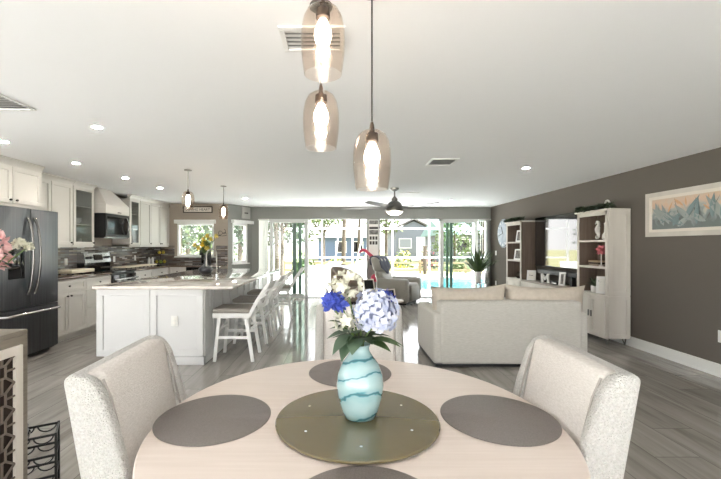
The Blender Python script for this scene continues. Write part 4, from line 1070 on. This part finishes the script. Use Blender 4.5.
for nm, n_ in (('paint_teal',10),('paint_grey',12),('paint_orange',9),('paint_dark',7)):
    m = MB()
    for k in range(n_):
        u = g.uniform(u0+.16,u1-.16); zz = z0+.11+(.17+g.uniform(-.02,.1) if nm == 'paint_orange' else g.uniform(0,.08)); a = g.uniform(.5,2.6)
        L = g.uniform(.2,.36) if nm != 'paint_orange' else g.uniform(.10,.17); W = {'paint_dark':.005,'paint_orange':.012}.get(nm,.034)
        L = min(L, (z1-.10-zz)/max(.3,math.sin(a)), (u1-.10-u)/max(.01,math.cos(a)) if math.cos(a) > 0 else (u-u0-.10)/max(.01,-math.cos(a)))
        if L > .03: leafmesh(m, (XR-.0175-.0004*k,u,zz), (0,math.cos(a),math.sin(a)), (-1,0,0), L, W, 0, 8)
    m.shear(lambda q: (min(q.x,XR-.0168),q.y,q.z)).build('brush_pattern', nm, p)['kind'] = 'stuff'

# recliner, throw, accent chair, side tables, plant corner
t = thing('recliner', 'grey leather recliner by the patio opening', 'recliner', (0,0,0))
MB().box(-.35,.42,-.30,.30,.06,.32,.04,3).build('base','leather',t)
MB().box(-.28,.46,-.27,.27,.32,.50,.07,4).build('seat','leather',t)
for s in (-1,1):
    MB().box(-.36,.44,s*.40-.115,s*.40+.115,.05,.62,.08,5).build('arm','leather',t)
m = MB().box(-.42,-.20,-.31,.31,.34,.78,.08,4).shear(lambda p:(p.x-.30*max(0,p.z-.4),p.y,p.z)); m.build('backrest','leather',t)
m = MB().box(-.43,-.20,-.31,.31,.74,1.12,.09,5).shear(lambda p:(p.x-.30*max(0,p.z-.4),p.y,p.z)); m.build('headrest','leather',t)
MB().box(.40,.47,-.26,.26,.10,.42,.03,3).build('footrest','leather',t)
MB().box(-.3,.36,-.34,.34,0,.06).build('plinth','black',t)
t.location = (1.40,9.62,0); t.rotation_euler = (0,0,-.55)
# throw blanket draped over the recliner back (same frame as the recliner)
nU, nV = 15, 18; vs = []; fs = []
prof = [(-.20,.56),(-.20,.70),(-.205,.84),(-.215,.98),(-.25,1.09),(-.33,1.135),(-.41,1.11),(-.45,1.0),(-.46,.86),(-.465,.76)]
def on(pr, s):
    s *= len(pr)-1; i = min(int(s), len(pr)-2); f = s-i
    return (pr[i][0]*(1-f)+pr[i+1][0]*f, pr[i][1]*(1-f)+pr[i+1][1]*f)
for i in range(nU+1):
    for j in range(nV+1):
        u = -.24+.56*i/nU; s = j/nV
        s2 = .10+.3*abs(i/nU-.45)+(.9-.25*abs(i/nU-.45))*s*(1-.10-.3*abs(i/nU-.45))
        x, z = on(prof, min(1,s2)); x -= .30*max(0,z-.4); k = 1 if s2 < .5 else -1
        x += k*(.022+.008*math.sin(u*34+s*3)); z += .012 if .38 < s2 < .62 else 0
        if u > .30: x += 0
        vs.append((x,u,z))
for i in range(nU):
    for j in range(nV): a = i*(nV+1)+j; fs.append((a,a+1,a+nV+2,a+nV+1))
b = MB().add(vs, fs).build('throw_blanket','blanket'); tag(b, 'dark blue-grey throw blanket draped over the recliner back', 'blanket')
b.location = (1.40,9.62,0); b.rotation_euler = (0,0,-.55)
md = b.modifiers.new('thick','SOLIDIFY'); md.thickness = .012; md.offset = 0
t = thing('accent_chair', 'rounded taupe barrel chair seen behind the bouquet', 'armchair', (.16,9.0,0))
vs = []; n = 26
for i in range(n+1):
    a = -2.2+4.4*i/n; hgt = .66+.26*math.cos(a/2.2*PI/2)**1.2
    for (r, z) in ((.38,.12),(.40,.5),(.405,hgt-.03),(.37,hgt),(.32,hgt-.03),(.30,.42),(.30,.12)): vs.append((.16-r*math.cos(a+2.62+PI), 9.0-r*math.sin(a+2.62+PI), z))
fs = [(0,1,2,3,4,5,6), tuple(reversed([n*7+k for k in range(7)]))]
for i in range(n):
    for k in range(7): fs.append((i*7+k, i*7+(k+1)%7, i*7+7+(k+1)%7, i*7+7+k))
MB().add(vs, fs).build('shell','taupe_velvet',t,angle=50)
MB().lathe([(1e-4,.14),(.28,.14),(.30,.2),(.30,.40),(.26,.45),(1e-4,.46)],(.16,9.0,0),28).build('seat_cushion','taupe_velvet',t)
MB().lathe([(.26,0),(.26,.12),(1e-4,.12)],(.16,9.0,0),28).build('base','dark_brown',t)
def side_table(x, y, h, r, label):
    t = thing('side_table', label, 'side table', (x,y,0))
    MB().lathe([(1e-4,h-.025),(r,h-.025),(r+.004,h-.012),(r,h),(1e-4,h)],(x,y,0),32).build('top','cream_paint',t)
    for k in range(3):
        a = 2*PI*k/3+.4; MB().cyl((x+r*.85*math.cos(a),y+r*.85*math.sin(a),0),(x+r*.5*math.cos(a),y+r*.5*math.sin(a),h-.025),.012,.016,8).build('leg','cream_paint',t)
side_table(.92, 7.0, .42, .20, 'small round cream side table in front of the recliner')
side_table(.66, 8.75, .40, .18, 'small round cream side table between barrel chair and recliner')
standing_frame(.88, 6.98, .421, .26, .20, .5, 'cream framed black picture on the side table before the recliner', 'black', 'cream_paint', None, .022, .25)
standing_frame(.64, 8.74, .401, .28, .25, .45, 'cream framed black picture on the side table beside the barrel chair', 'black', 'cream_paint', None, .025, .25)
t = thing('plant_stand', 'slim silver stand holding the tall plant in the corner', 'plant stand', (3.56,9.97,0))
MB().lathe([(.13,0),(.13,.02),(.03,.04),(.03,.42),(.16,.44),(.16,.455),(1e-4,.455)],(3.56,9.97,0),24).build('body','bright_steel',t)
t = thing('potted_plant', 'tall strappy green plant in a white pot near the patio corner', 'potted plant', (3.50,9.96,.455))
MB().lathe([(.06,0),(.075,.01),(.09,.28),(.08,.28),(.075,.24),(1e-4,.24)],(3.50,9.96,.456),24).build('pot','white_ceramic',t)
m = MB(); g = random.Random(9)
for k in range(95):
    a = g.uniform(0,6.28); e = g.uniform(.75,1.5); leafmesh(m, (3.50+.05*math.cos(a),9.96+.04*math.sin(a),.69), (math.cos(a)*math.cos(e),math.sin(a)*math.cos(e)*.7,math.sin(e)), (math.cos(a)*-.3,math.sin(a)*-.3,1) if e < 1.3 else (-math.cos(a),-math.sin(a),.2), g.uniform(.48,.74), .021, g.uniform(.1,.35), 8)
m.shear(lambda p:(min(p.x,3.99-.02*math.sin(p.z*20)**2),p.y,p.z)); m.build('foliage','leaf',t)
o = MB().lathe([(.04,0),(.045,.01),(.05,.25),(.045,.25),(.04,.02),(1e-4,.02)],(3.71,9.93,.456),20).build('cylinder_vase','bright_steel',None,loc=(3.71,9.93,.456)); tag(o,'slim silver cylinder vase beside the white plant pot','vase')

# ================================================================ ceiling fixtures
def can(x, y, label):
    t = thing('recessed_downlight', label, 'ceiling light', (x,y,H), 'recessed ceiling lights')
    MB().lathe([(.037,-.003),(.052,-.006),(.055,-.003),(.055,0),(.037,0)],(x,y,H),28,closed=True).build('trim_ring','white_trim',t)
    MB().lathe([(1e-4,-.0035),(.037,-.0035)],(x,y,H),28).build('lens','can_glow',t)
for x, y, l in ((-2.15,3.44,'recessed ceiling light standing alone between dining pendants and refrigerator'),(-3.39,3.92,'recessed ceiling light just in front of the cabinet over the refrigerator'),(-3.35,4.93,'recessed ceiling light beside the refrigerator and first wall cabinets'),
                (-3.33,6.02,'recessed ceiling light in front of the first glass cabinet'),(-3.27,7.05,'recessed ceiling light in front of the range hood'),(-2.12,8.61,'recessed ceiling light between island pendants and the angled wall'),
                (2.49,5.25,'recessed ceiling light above the sofa'),(2.57,9.10,'recessed ceiling light near the patio doors and fan')): can(x, y, l)
SHADE = [(.018,0),(.040,-.007),(.060,-.022),(.074,-.050),(.082,-.095),(.0835,-.140),(.081,-.185),(.076,-.228),(.071,-.26)]
def pendant(x, y, zt, label, cordm, group, rod=.0035, k=1.0):
    t = thing('pendant_light', label, 'pendant light', (x,y,H), group)
    MB().lathe([(1e-4,0),(.05,0),(.05,-.010),(.015,-.016),(1e-4,-.016)][::-1],(x,y,H-.0005),24).build('canopy','brushed_nickel',t)
    MB().cyl((x,y,H-.02),(x,y,zt+.035),rod,n=8).build('cord',cordm,t)
    MB().lathe([(.005,.032),(.009,.016),(.011,.0),(.011,-.012),(.025,-.016),(.027,-.048),(.018,-.054)],(x,y,zt),20).build('socket','bronze_socket',t)
    s = [(r*k,z*k) for r,z in SHADE]; inner = [(max(.004,r-.0025),z) for r,z in s][::-1]
    MB().lathe(s+inner,(x,y,zt),40,closed=True).build('glass_shade','amber_glass',t,angle=60)
    MB().lathe([(.013,-.053),(.018,-.066),(.030,-.093),(.033,-.115),(.027,-.138),(.019,-.152),(.023,-.164),(.025,-.182),(.018,-.202),(1e-4,-.212)],(x,y,zt),20).build('bulb_with_reflection','bulb_glow',t)  # lower lobe imitates the bulb's reflection in the glass, shaped as one glowing piece
pendant(.127,1.60,1.868,'amber seeded glass pendant hanging lowest over the dining table','black','amber glass pendants',.0035,.94)
pendant(-.068,1.47,2.298,'amber seeded glass pendant hanging highest over the dining table','black','amber glass pendants')
pendant(-.087,1.70,2.064,'amber seeded glass pendant hanging at middle height behind the highest one','black','amber glass pendants',.0035,.95)
pendant(-2.11,5.38,2.150,'amber glass pendant over the dining end of the island','brushed_nickel','amber glass pendants',.006)
pendant(-2.055,6.82,2.120,'amber glass pendant over the window end of the island','brushed_nickel','amber glass pendants',.006)
mat('duct_grey',(140,140,140),.7)
def vent(x0, x1, y0, y1, label, n_, axis='x', tilt=.6):
    t = thing('ceiling_vent', label, 'vent', ((x0+x1)/2,(y0+y1)/2,H))
    f = .025; z0, z1 = H-.012, H-.001
    MB().box(x0,x1,y0,y0+f,z0,z1,.002,1).box(x0,x1,y1-f,y1,z0,z1,.002,1).box(x0,x0+f,y0+f,y1-f,z0,z1,.002,1).box(x1-f,x1,y0+f,y1-f,z0,z1,.002,1).build('frame','white_trim',t)
    MB().box(x0+f,x1-f,y0+f,y1-f,H-.0025,H-.001).build('duct','duct_grey',t)
    m = MB()
    for k in range(n_):
        if axis == 'x':
            y = y0+f+(y1-y0-2*f)*(k+.5)/n_; w = (y1-y0-2*f)/n_*.52
            m.hexa([(x0+f,y-w,H-.012),(x1-f,y-w,H-.012),(x1-f,y-w+.002,H-.012),(x0+f,y-w+.002,H-.012)],[(x0+f,y+w,H-.003),(x1-f,y+w,H-.003),(x1-f,y+w+.002,H-.003),(x0+f,y+w+.002,H-.003)])
        else:
            x = x0+f+(x1-x0-2*f)*(k+.5)/n_; w = (x1-x0-2*f)/n_*.52
            m.hexa([(x-w,y0+f,H-.012),(x-w+.002,y0+f,H-.012),(x-w+.002,y1-f,H-.012),(x-w,y1-f,H-.012)],[(x+w,y0+f,H-.003),(x+w+.002,y0+f,H-.003),(x+w+.002,y1-f,H-.003),(x+w,y1-f,H-.003)])
    m.build('louver','white_trim',t)
vent(-.30,.02,1.85,2.09,'white louvered ceiling vent behind the highest dining pendant',5)
vent(-2.94,-2.336,2.42,2.997,'large white return vent in the ceiling above the lattice cabinet',14)
vent(1.09,1.42,4.66,5.04,'white ceiling vent between the lowest pendant and the sofa',7)
vent(1.13,1.55,7.50,7.66,'slim ceiling vent just behind the ceiling fan mount',3)
# ceiling fan
fx, fy = .968, 7.05
t = thing('ceiling_fan', 'brushed nickel ceiling fan with five grey blades and a light', 'ceiling fan', (fx,fy,H))
MB().lathe([(1e-4,-.06),(.03,-.058),(.075,-.03),(.08,-.001),(1e-4,-.001)],(fx,fy,H),24).build('canopy','brushed_nickel',t)
MB().cyl((fx,fy,H-.05),(fx,fy,2.24),.013,n=12).build('downrod','brushed_nickel',t)
MB().lathe([(1e-4,.0),(.05,0),(.055,.05),(.02,.09),(.013,.1)],(fx,fy,2.19),20).build('yoke','pewter',t)
MB().lathe([(1e-4,.21),(.07,.20),(.12,.16),(.145,.10),(.155,.05),(.155,.02),(.15,.01),(1e-4,.01)],(fx,fy,2.0),36).build('motor_housing','brushed_nickel',t)
MB().lathe([(1e-4,-.055),(.07,-.048),(.12,-.022),(.145,.01),(1e-4,.01)],(fx,fy,2.0),32).build('light_bowl','fan_glow',t)
for k in range(5):
    a = math.radians(20+72*k); d = Vector((math.cos(a),math.sin(a),0)); s = Vector((-d.y,d.x,0)); vs = []
    for i in range(9):
        r_ = .12+.88*i/8; w = .05+.022*math.sin(PI*min(1,i/7)); z = 2.085+.006*i/8
        if i == 8: w *= .7
        for q, dz in ((-w,-.012),(w,.012)):
            for th in (0,.006): vs.append(Vector((fx,fy,z+dz+th))+d*r_+s*q)
    fs = [(0,1,3,2),(32,34,35,33)]
    for i in range(8):
        b = i*4; fs += [(b,b+2,b+6,b+4),(b+1,b+5,b+7,b+3),(b,b+4,b+5,b+1),(b+2,b+3,b+7,b+6)]
    MB().add(vs, fs).build('blade','fan_blade',t)

# ================================================================ outdoors
mat('photo_mid',(120,124,132),.4)
m = MB(); PZ = -.03; pz0 = -.2; PX0,PX1,PY0,PY1 = 2.25,9.0,12.5,17.4
m.box(-16,16,YB+.15,PY0,pz0,PZ).box(-16,PX0,PY0,PY1,pz0,PZ).box(PX1,16,PY0,PY1,pz0,PZ).box(-16,16,PY1,18.9,pz0,PZ)
struct('ground_patio', m, 'concrete', 'bright white concrete pool deck', 'pool deck')
struct('ground_bounce_terrace', MB().box(-16,16,-18,-3.2,pz0,PZ).box(-16,-6.5,-3.2,YB+.15,pz0,PZ), 'concrete', 'unseen pale concrete terrace added to bounce daylight indoors', 'terrace')  # unseen terrace, added to bounce daylight in through the open rear and side
struct('ground_lawn', MB().box(-90,90,-40,140,-.5,-.22).box(-90,90,18.9,140,-.22,-.06), 'lawn', 'dry pale lawn beyond the pool deck', 'lawn')
t = thing('swimming_pool', 'turquoise swimming pool in the white deck', 'swimming pool', (5.6,15,-.2))
MB().box(PX0,PX1,PY0,PY1,-.21,-.10).build('water','pool_water',t)
ring(((0,0,0),(1,0,0),(0,1,0)),PX0-.12,PX1+.12,0,1,0,1,.1) if 0 else None
c = .14; MB().box(PX0-c,PX1+c,PY0-c,PY0,PZ,PZ+.03,.008).box(PX0-c,PX1+c,PY1,PY1+c,PZ,PZ+.03,.008).box(PX0-c,PX0,PY0,PY1,PZ,PZ+.03,.008).box(PX1,PX1+c,PY0,PY1,PZ,PZ+.03,.008).build('coping','white_trim',t)
t = thing('pool_cage', 'white aluminium screen cage frame around the pool deck', 'pool cage', (0,18.6,PZ))
cy = 18.6
for x in (-2.9,-.9,.55,1.3,2.45,4.2,6.3,8.3,10.4): MB().box(x-.035,x+.035,cy-.04,cy+.04,PZ,3.1).build('post','white_metal',t)
for z in (.85,2.22,3.06): MB().box(-2.9,10.4,cy-.035,cy+.035,z-.035,z+.035).build('beam','white_metal',t)
for x in (-2.9,-.9,2.45,6.3,10.4): MB().tube([(x,YB+.8,2.75),(x,14.5,3.5),(x,cy,3.06)],.045,4).build('rafter','white_metal',t)
for x0, x1 in ((.62,1.25),(.98,1.60),(-.35,.0)): MB().tube([(x0,cy,PZ),(x1,cy,3.0)],.035,6).build('brace','white_metal',t)
def tree(x, y, h, r, label, lm='tree_leaf', trunk=.16, seed=1, n=900, leaf=.22, crown_z=.62, lean=0):
    g = random.Random(seed); t = thing('tree', label, 'tree', (x,y,-.1))
    q = [(x+lean*h*s*s, y, -.1+h*.72*s) for s in (0,.33,.66,1)]
    m = MB().tube(q, [trunk,trunk*.8,trunk*.65,trunk*.4], 10)
    tx, ty, tz = q[-1]
    for k in range(6):
        a = g.uniform(0,6.28); m.tube([(q[2][0],ty,q[2][2]-.1*k*.3),(tx+r*.5*math.cos(a),ty+r*.5*math.sin(a),h*g.uniform(.6,.9))],[trunk*.35,trunk*.1],6)
    m.build('trunk','bark',t)
    m = MB(); cl = [(g.uniform(-1,1)*r*.6, g.uniform(-1,1)*r*.6, g.uniform(-.5,.5)*h*(1-crown_z)*1.2, g.uniform(.35,.6)*r) for _ in range(9)]
    zc = h*(crown_z+.14)
    for k in range(n):
        cx_,cy_,cz_,rr_ = cl[k % 9]; d = Vector((g.gauss(0,1),g.gauss(0,1),g.gauss(0,1))).normalized(); p = Vector((tx+cx_,ty+cy_,zc+cz_))+d*rr_*g.uniform(.6,1)
        u = Vector((g.gauss(0,1),g.gauss(0,1),g.gauss(0,1)))
        leafmesh(m, p, u, d, leaf*g.uniform(.7,1.3), leaf*.32, .2, 2)
    m.build('crown',lm,t)
def palm(x, y, h, label, seed=1, lean=.1, L=1.9):
    g = random.Random(seed); t = thing('palm_tree', label, 'palm tree', (x,y,-.1))
    q = [Vector((x+lean*h*(k/6)**2,y,-.1+h*k/6)) for k in range(7)]
    MB().tube(q,[.16,.13,.12,.11,.11,.10,.10],10).build('trunk','bark',t)
    m = MB(); top = q[-1]
    for k in range(17):
        a = 2*PI*k/17+g.uniform(-.1,.1); e = g.uniform(-.1,1.0); pts = []
        for j in range(11):
            s = j/10; pts.append(top+Vector((math.cos(a)*math.cos(e)*L*s,math.sin(a)*math.cos(e)*L*s,L*(math.sin(e)*s-.75*s*s))))
        m.tube(pts,.015,4)
        for j in range(1,11):
            dr = (pts[j]-pts[j-1]).normalized(); s = dr.cross(Vector((0,0,1))).normalized()
            for sg in (-1,1):
                for z_ in (0,.5): leafmesh(m, pts[j-1].lerp(pts[j],z_), s*sg+dr*.7-Vector((0,0,.35)), (0,0,1), L*.26*(1.1-.6*j/10), .028, .3, 2)
    m.build('fronds','tree_leaf',t)
tree(-2.15,14.2,4.2,1.3,'slender tree with bare forked trunk just outside the stacked patio panels','tree_leaf',.09,3,700,.16,.66)
tree(-1.4,30.5,5.2,2.2,'rounded pale green tree beyond the pool cage beside the blue house','tree_leaf',.2,4,900,.3,.55)
tree(3.35,29,5.5,1.6,'thin green tree in front of the gabled grey house','tree_leaf',.14,5,600,.28,.6)
tree(-5.9,14.2,4.2,1.6,'leafy tree filling the near part of the kitchen window','tree_leaf_dark',.14,6,1100,.2,.45)
tree(-7.6,22.5,5.2,2.0,'leafy tree standing furthest behind the kitchen window','tree_leaf',.16,7,900,.26,.45)
tree(-10.6,27,5.0,2.2,'broad tree at the outer edge of the kitchen window view','tree_leaf_dark',.18,8,900,.26,.45)
tree(-4.5,17.4,4.6,1.7,'dense tree seen through the narrow angled window','tree_leaf_dark',.14,9,1200,.2,.4)
tree(9.9,27,6,2.6,'dark bushy tree behind the teal roofed house','tree_leaf_dark',.2,10,1000,.3,.5)
tree(7.0,24,3.4,1.3,'small bright tree seen through the patio glass by the plant','tree_leaf',.1,12,600,.2,.5)
tree(-9,60,8,5,'distant broad tree on the far shore behind the blue house','tree_leaf_dark',.3,13,900,.7,.5)
tree(20,66,9,6,'distant dark tree behind the gabled grey house','tree_leaf_dark',.3,14,900,.8,.5)
palm(.15,23.5,4.6,'palm tree beside the leaning white cage braces',2,.03)
palm(-3.6,22,4.8,'palm tree seen through the stacked patio panels',3,-.05)
palm(1.6,35.5,6.2,'tall far palm tree above the blue house roof',4,.04,2.3)
def house(name, x0, x1, y, d, eave, ridge, wm, rm, label, wins, axis='x'):
    t = thing('house', label, 'house', ((x0+x1)/2,y+d/2,-.1))
    MB().box(x0,x1,y,y+d,-.1,eave).build('wall',wm,t)
    if axis == 'y':   # gable end towards us
        xm = (x0+x1)/2; o_ = .5
        MB().prism([(x0,eave),(x1,eave),(xm,ridge-.15)],'y',y,y+.2).build('gable',wm,t)
        MB().prism([(x0-o_,eave-.2),(xm,ridge),(x1+o_,eave-.2),(x1+o_,eave-.02),(xm,ridge+.2),(x0-o_,eave-.02)],'y',y-.4,y+d+.4).build('roof',rm,t)
    else:
        ym = y+d/2
        MB().prism([(y-.5,eave-.1),(y+d+.5,eave-.1),(ym,ridge)],'x',x0-.4,x1+.4).build('roof',rm,t)
    for a, b, z0, z1, m_ in wins:
        f = MB().box(a,b,y-.05,y+.02,z0,z1).build('window' if m_ != 'white_trim' else 'garage_door',m_,t)
        if m_ != 'white_trim': ring(((0,y,0),(1,0,0),(0,-1,0)),a-.06,b+.06,z0-.06,z1+.06,0,.08,.07).build('window_frame','white_metal',f)
house('house', 6.2, 10.2, 44, 9, 3.3, 4.35, 'house_grey','roof_grey','grey gabled house straight beyond the pool',[(6.6,7.9,1.2,2.2,'photo_mid'),(8.5,10.0,.1,2.4,'white_trim')],'y')
house('house', -2.2, 2.6, 38, 8, 2.3, 3.6, 'house_blue','roof_grey','low blue house beyond the palm trees',[(-.5,.5,.8,1.8,'black_glass'),(1.1,2.1,.8,1.8,'black_glass')])
house('house', 8.4, 15, 31, 8, 2.4, 3.8, 'house_grey','roof_teal','low house with a pale teal roof seen through the patio glass',[(9.2,10.2,.9,1.9,'black_glass'),(11.5,13,.9,1.9,'black_glass')])
def bush(x, y, r, h, m_, label, seed, blossom=None):
    g = random.Random(seed); t = thing('bush', label, 'bush', (x,y,-.06), 'bushes beyond the pool deck'); m = MB(); b = MB()
    for k in range(420):
        d = Vector((g.gauss(0,1),g.gauss(0,1),abs(g.gauss(0,1)))).normalized(); p = Vector((x+d.x*r*g.uniform(.6,1),y+d.y*r*.6,-.06+d.z*h*g.uniform(.5,1)))
        (b if blossom and k % 5 == 0 else m) and leafmesh(b if blossom and k % 5 == 0 else m, p, (g.gauss(0,1),g.gauss(0,1),g.gauss(0,1)), d, .16, .06, .2, 2)
    m.build('foliage',m_,t)
    if blossom: b.build('blossom',blossom,t)
for i, (x, y, r, h, m_, bl, l) in enumerate(((2.7,25,.7,1.0,'tree_leaf',None,'pale green bush furthest from the dark post beyond the pool'),(4.2,26.2,.75,1.25,'tree_leaf','petal_yellow','yellow-flecked bush between two other bushes beyond the pool'),(5.6,25,.7,1.35,'tree_leaf_dark','petal_rose','pink-flowered bush close to the dark post beyond the pool'),
        (-1.9,20.2,.7,1.1,'tree_leaf',None,'green bush under the palm seen through patio panels'),(-.2,24.5,.8,.9,'tree_leaf','petal_yellow','yellow-flecked bush below the blue house'),(1.3,25,.7,.8,'tree_leaf',None,'low green bush behind the leaning white cage braces'),(6.9,22.2,.8,1.0,'tree_leaf',None,'bright green bush seen through the glass beside the plant'))):
    bush(x, y, r, h, m_, l, 30+i, bl)
t = thing('fence', 'low tan rail fence beyond the swimming pool', 'fence', (5,20.6,-.06))
for z in (.12,.50): MB().box(-3,13,20.55,20.6,z-.05,z+.05).build('rail','fence_tan',t)
for x in (-3,-.6,1.8,4.2,6.6,9,11.4): MB().box(x-.05,x+.05,20.6,20.7,-.06,.62).build('post','fence_tan',t)
o = MB().cyl((4.35,20.2,-.06),(4.35,20.2,1.35),.10,.10,12).box(4.24,4.46,20.09,20.31,1.35,1.40,.01).build('mooring_post','bark',None,loc=(4.35,20.2,-.06)); tag(o,'dark wooden post standing beyond the pool','post')
def lounge(x, y, az, label):
    t = thing('patio_lounger', label, 'lounger', (x,y,PZ), 'white patio loungers'); M = Matrix.Translation((x,y,PZ)) @ Matrix.Rotation(az,4,'Z')
    for yy in (-.27,.27):
        MB().tube([(.9,yy,.0),(.85,yy,.33),(-.35,yy,.33),(-.95,yy,.85)],.018,8).tube([(-.35,yy,.33),(-.40,yy,0)],.018,8).xf(M).build('side_rail','white_metal',t)
    q = [(.84,.35),(-.34,.35),(-.93,.86)]; m = MB()
    m.hexa([(.84,-.26,.335),(.84,.26,.335),(-.34,.26,.335),(-.34,-.26,.335)],[(.84,-.26,.355),(.84,.26,.355),(-.34,.26,.355),(-.34,-.26,.355)])
    m.xf(M).build('seat_sling','blind',t)
    MB().hexa([(-.34,-.26,.335),(-.34,.26,.335),(-.94,.26,.845),(-.94,-.26,.845)],[(-.33,-.26,.36),(-.33,.26,.36),(-.92,.26,.865),(-.92,-.26,.865)]).xf(M).build('back_sling','blind',t)
lounge(-.75,14.6,2.2,'white sling lounger on the deck, closer to the patio panels')
lounge(.45,15.6,2.0,'white sling lounger on the deck behind the barrel chair')
t = thing('planter_box', 'long grey planter box at the edge of the white deck', 'planter', (-.2,17.9,PZ))
MB().box(-1.6,1.2,17.6,18.1,PZ,.50,.01).build('box','photo_mid',t) 
MB().box(-1.55,1.15,17.65,18.05,.47,.50).build('soil','dark_brown',t)
# pink bird ornament standing on the deck by the opening
t = thing('flamingo_ornament', 'pink long-necked bird ornament behind the recliner', 'ornament', (.77,10.34,0)); fx_, fy_ = .77, 10.34
MB().ball((fx_+.20,fy_,.55),.18,.10,.12,18,12).build('body','pink_plastic',t)
q = [(fx_+.33,fy_,.62),(fx_+.36,fy_,.78),(fx_+.28,fy_,.94),(fx_+.12,fy_,1.06),(fx_-.02,fy_,1.18),(fx_-.12,fy_,1.27),(fx_-.2,fy_,1.285),(fx_-.26,fy_,1.25),(fx_-.29,fy_,1.19)]
MB().tube(q,[.055,.05,.045,.042,.04,.042,.045,.04,.012],10).build('neck','pink_plastic',t)
for dx in (.15,.25): MB().cyl((fx_+dx,fy_,.52),(fx_+dx,fy_,0),.01,n=6).build('leg','knob_metal',t)

# ================================================================ light and camera
wd = bpy.data.worlds.new('sky'); SC.world = wd; wd.use_nodes = True
nt = wd.node_tree; bg = nt.nodes['Background']
tc = nt.nodes.new('ShaderNodeTexCoord'); sp = nt.nodes.new('ShaderNodeSeparateXYZ'); rp = nt.nodes.new('ShaderNodeValToRGB')
rp.color_ramp.elements[0].position = 0; rp.color_ramp.elements[0].color = (1,.99,.97,1); rp.color_ramp.elements[1].position = .8; rp.color_ramp.elements[1].color = (.80,.90,1,1)
nt.links.new(tc.outputs['Generated'], sp.inputs[0]); nt.links.new(sp.outputs[2], rp.inputs[0]); nt.links.new(rp.outputs[0], bg.inputs[0])
bg.inputs[1].default_value = WORLD
sl = bpy.data.lights.new('sun','SUN'); sl.energy = SUN; sl.angle = math.radians(1.0); sl.color = (1,.99,.97)
so = bpy.data.objects.new('sun', sl); COL.objects.link(so); so.rotation_euler = (0, math.radians(28), 0)
cam = bpy.data.cameras.new('camera'); co = bpy.data.objects.new('camera', cam); COL.objects.link(co)
co.location = (0,0,1.391); co.rotation_euler = (PI/2,0,0)
cam.sensor_width = 36; cam.lens = 390/721*36; cam.shift_x = 19.5/721; cam.shift_y = 6.5/721; cam.clip_start = .05; cam.clip_end = 500
SC.camera = co
SC.view_settings.view_transform = 'Standard'; SC.view_settings.look = 'None'; SC.view_settings.gamma = 1; SC.view_settings.use_curve_mapping = False
SC.view_settings.exposure = EXPO
cy_ = SC.cycles
cy_.use_denoising = True; cy_.max_bounces = 10; cy_.diffuse_bounces = 6; cy_.glossy_bounces = 4; cy_.transparent_max_bounces = 24; cy_.transmission_bounces = 6
cy_.caustics_reflective = False; cy_.caustics_refractive = False; cy_.sample_clamp_indirect = 6
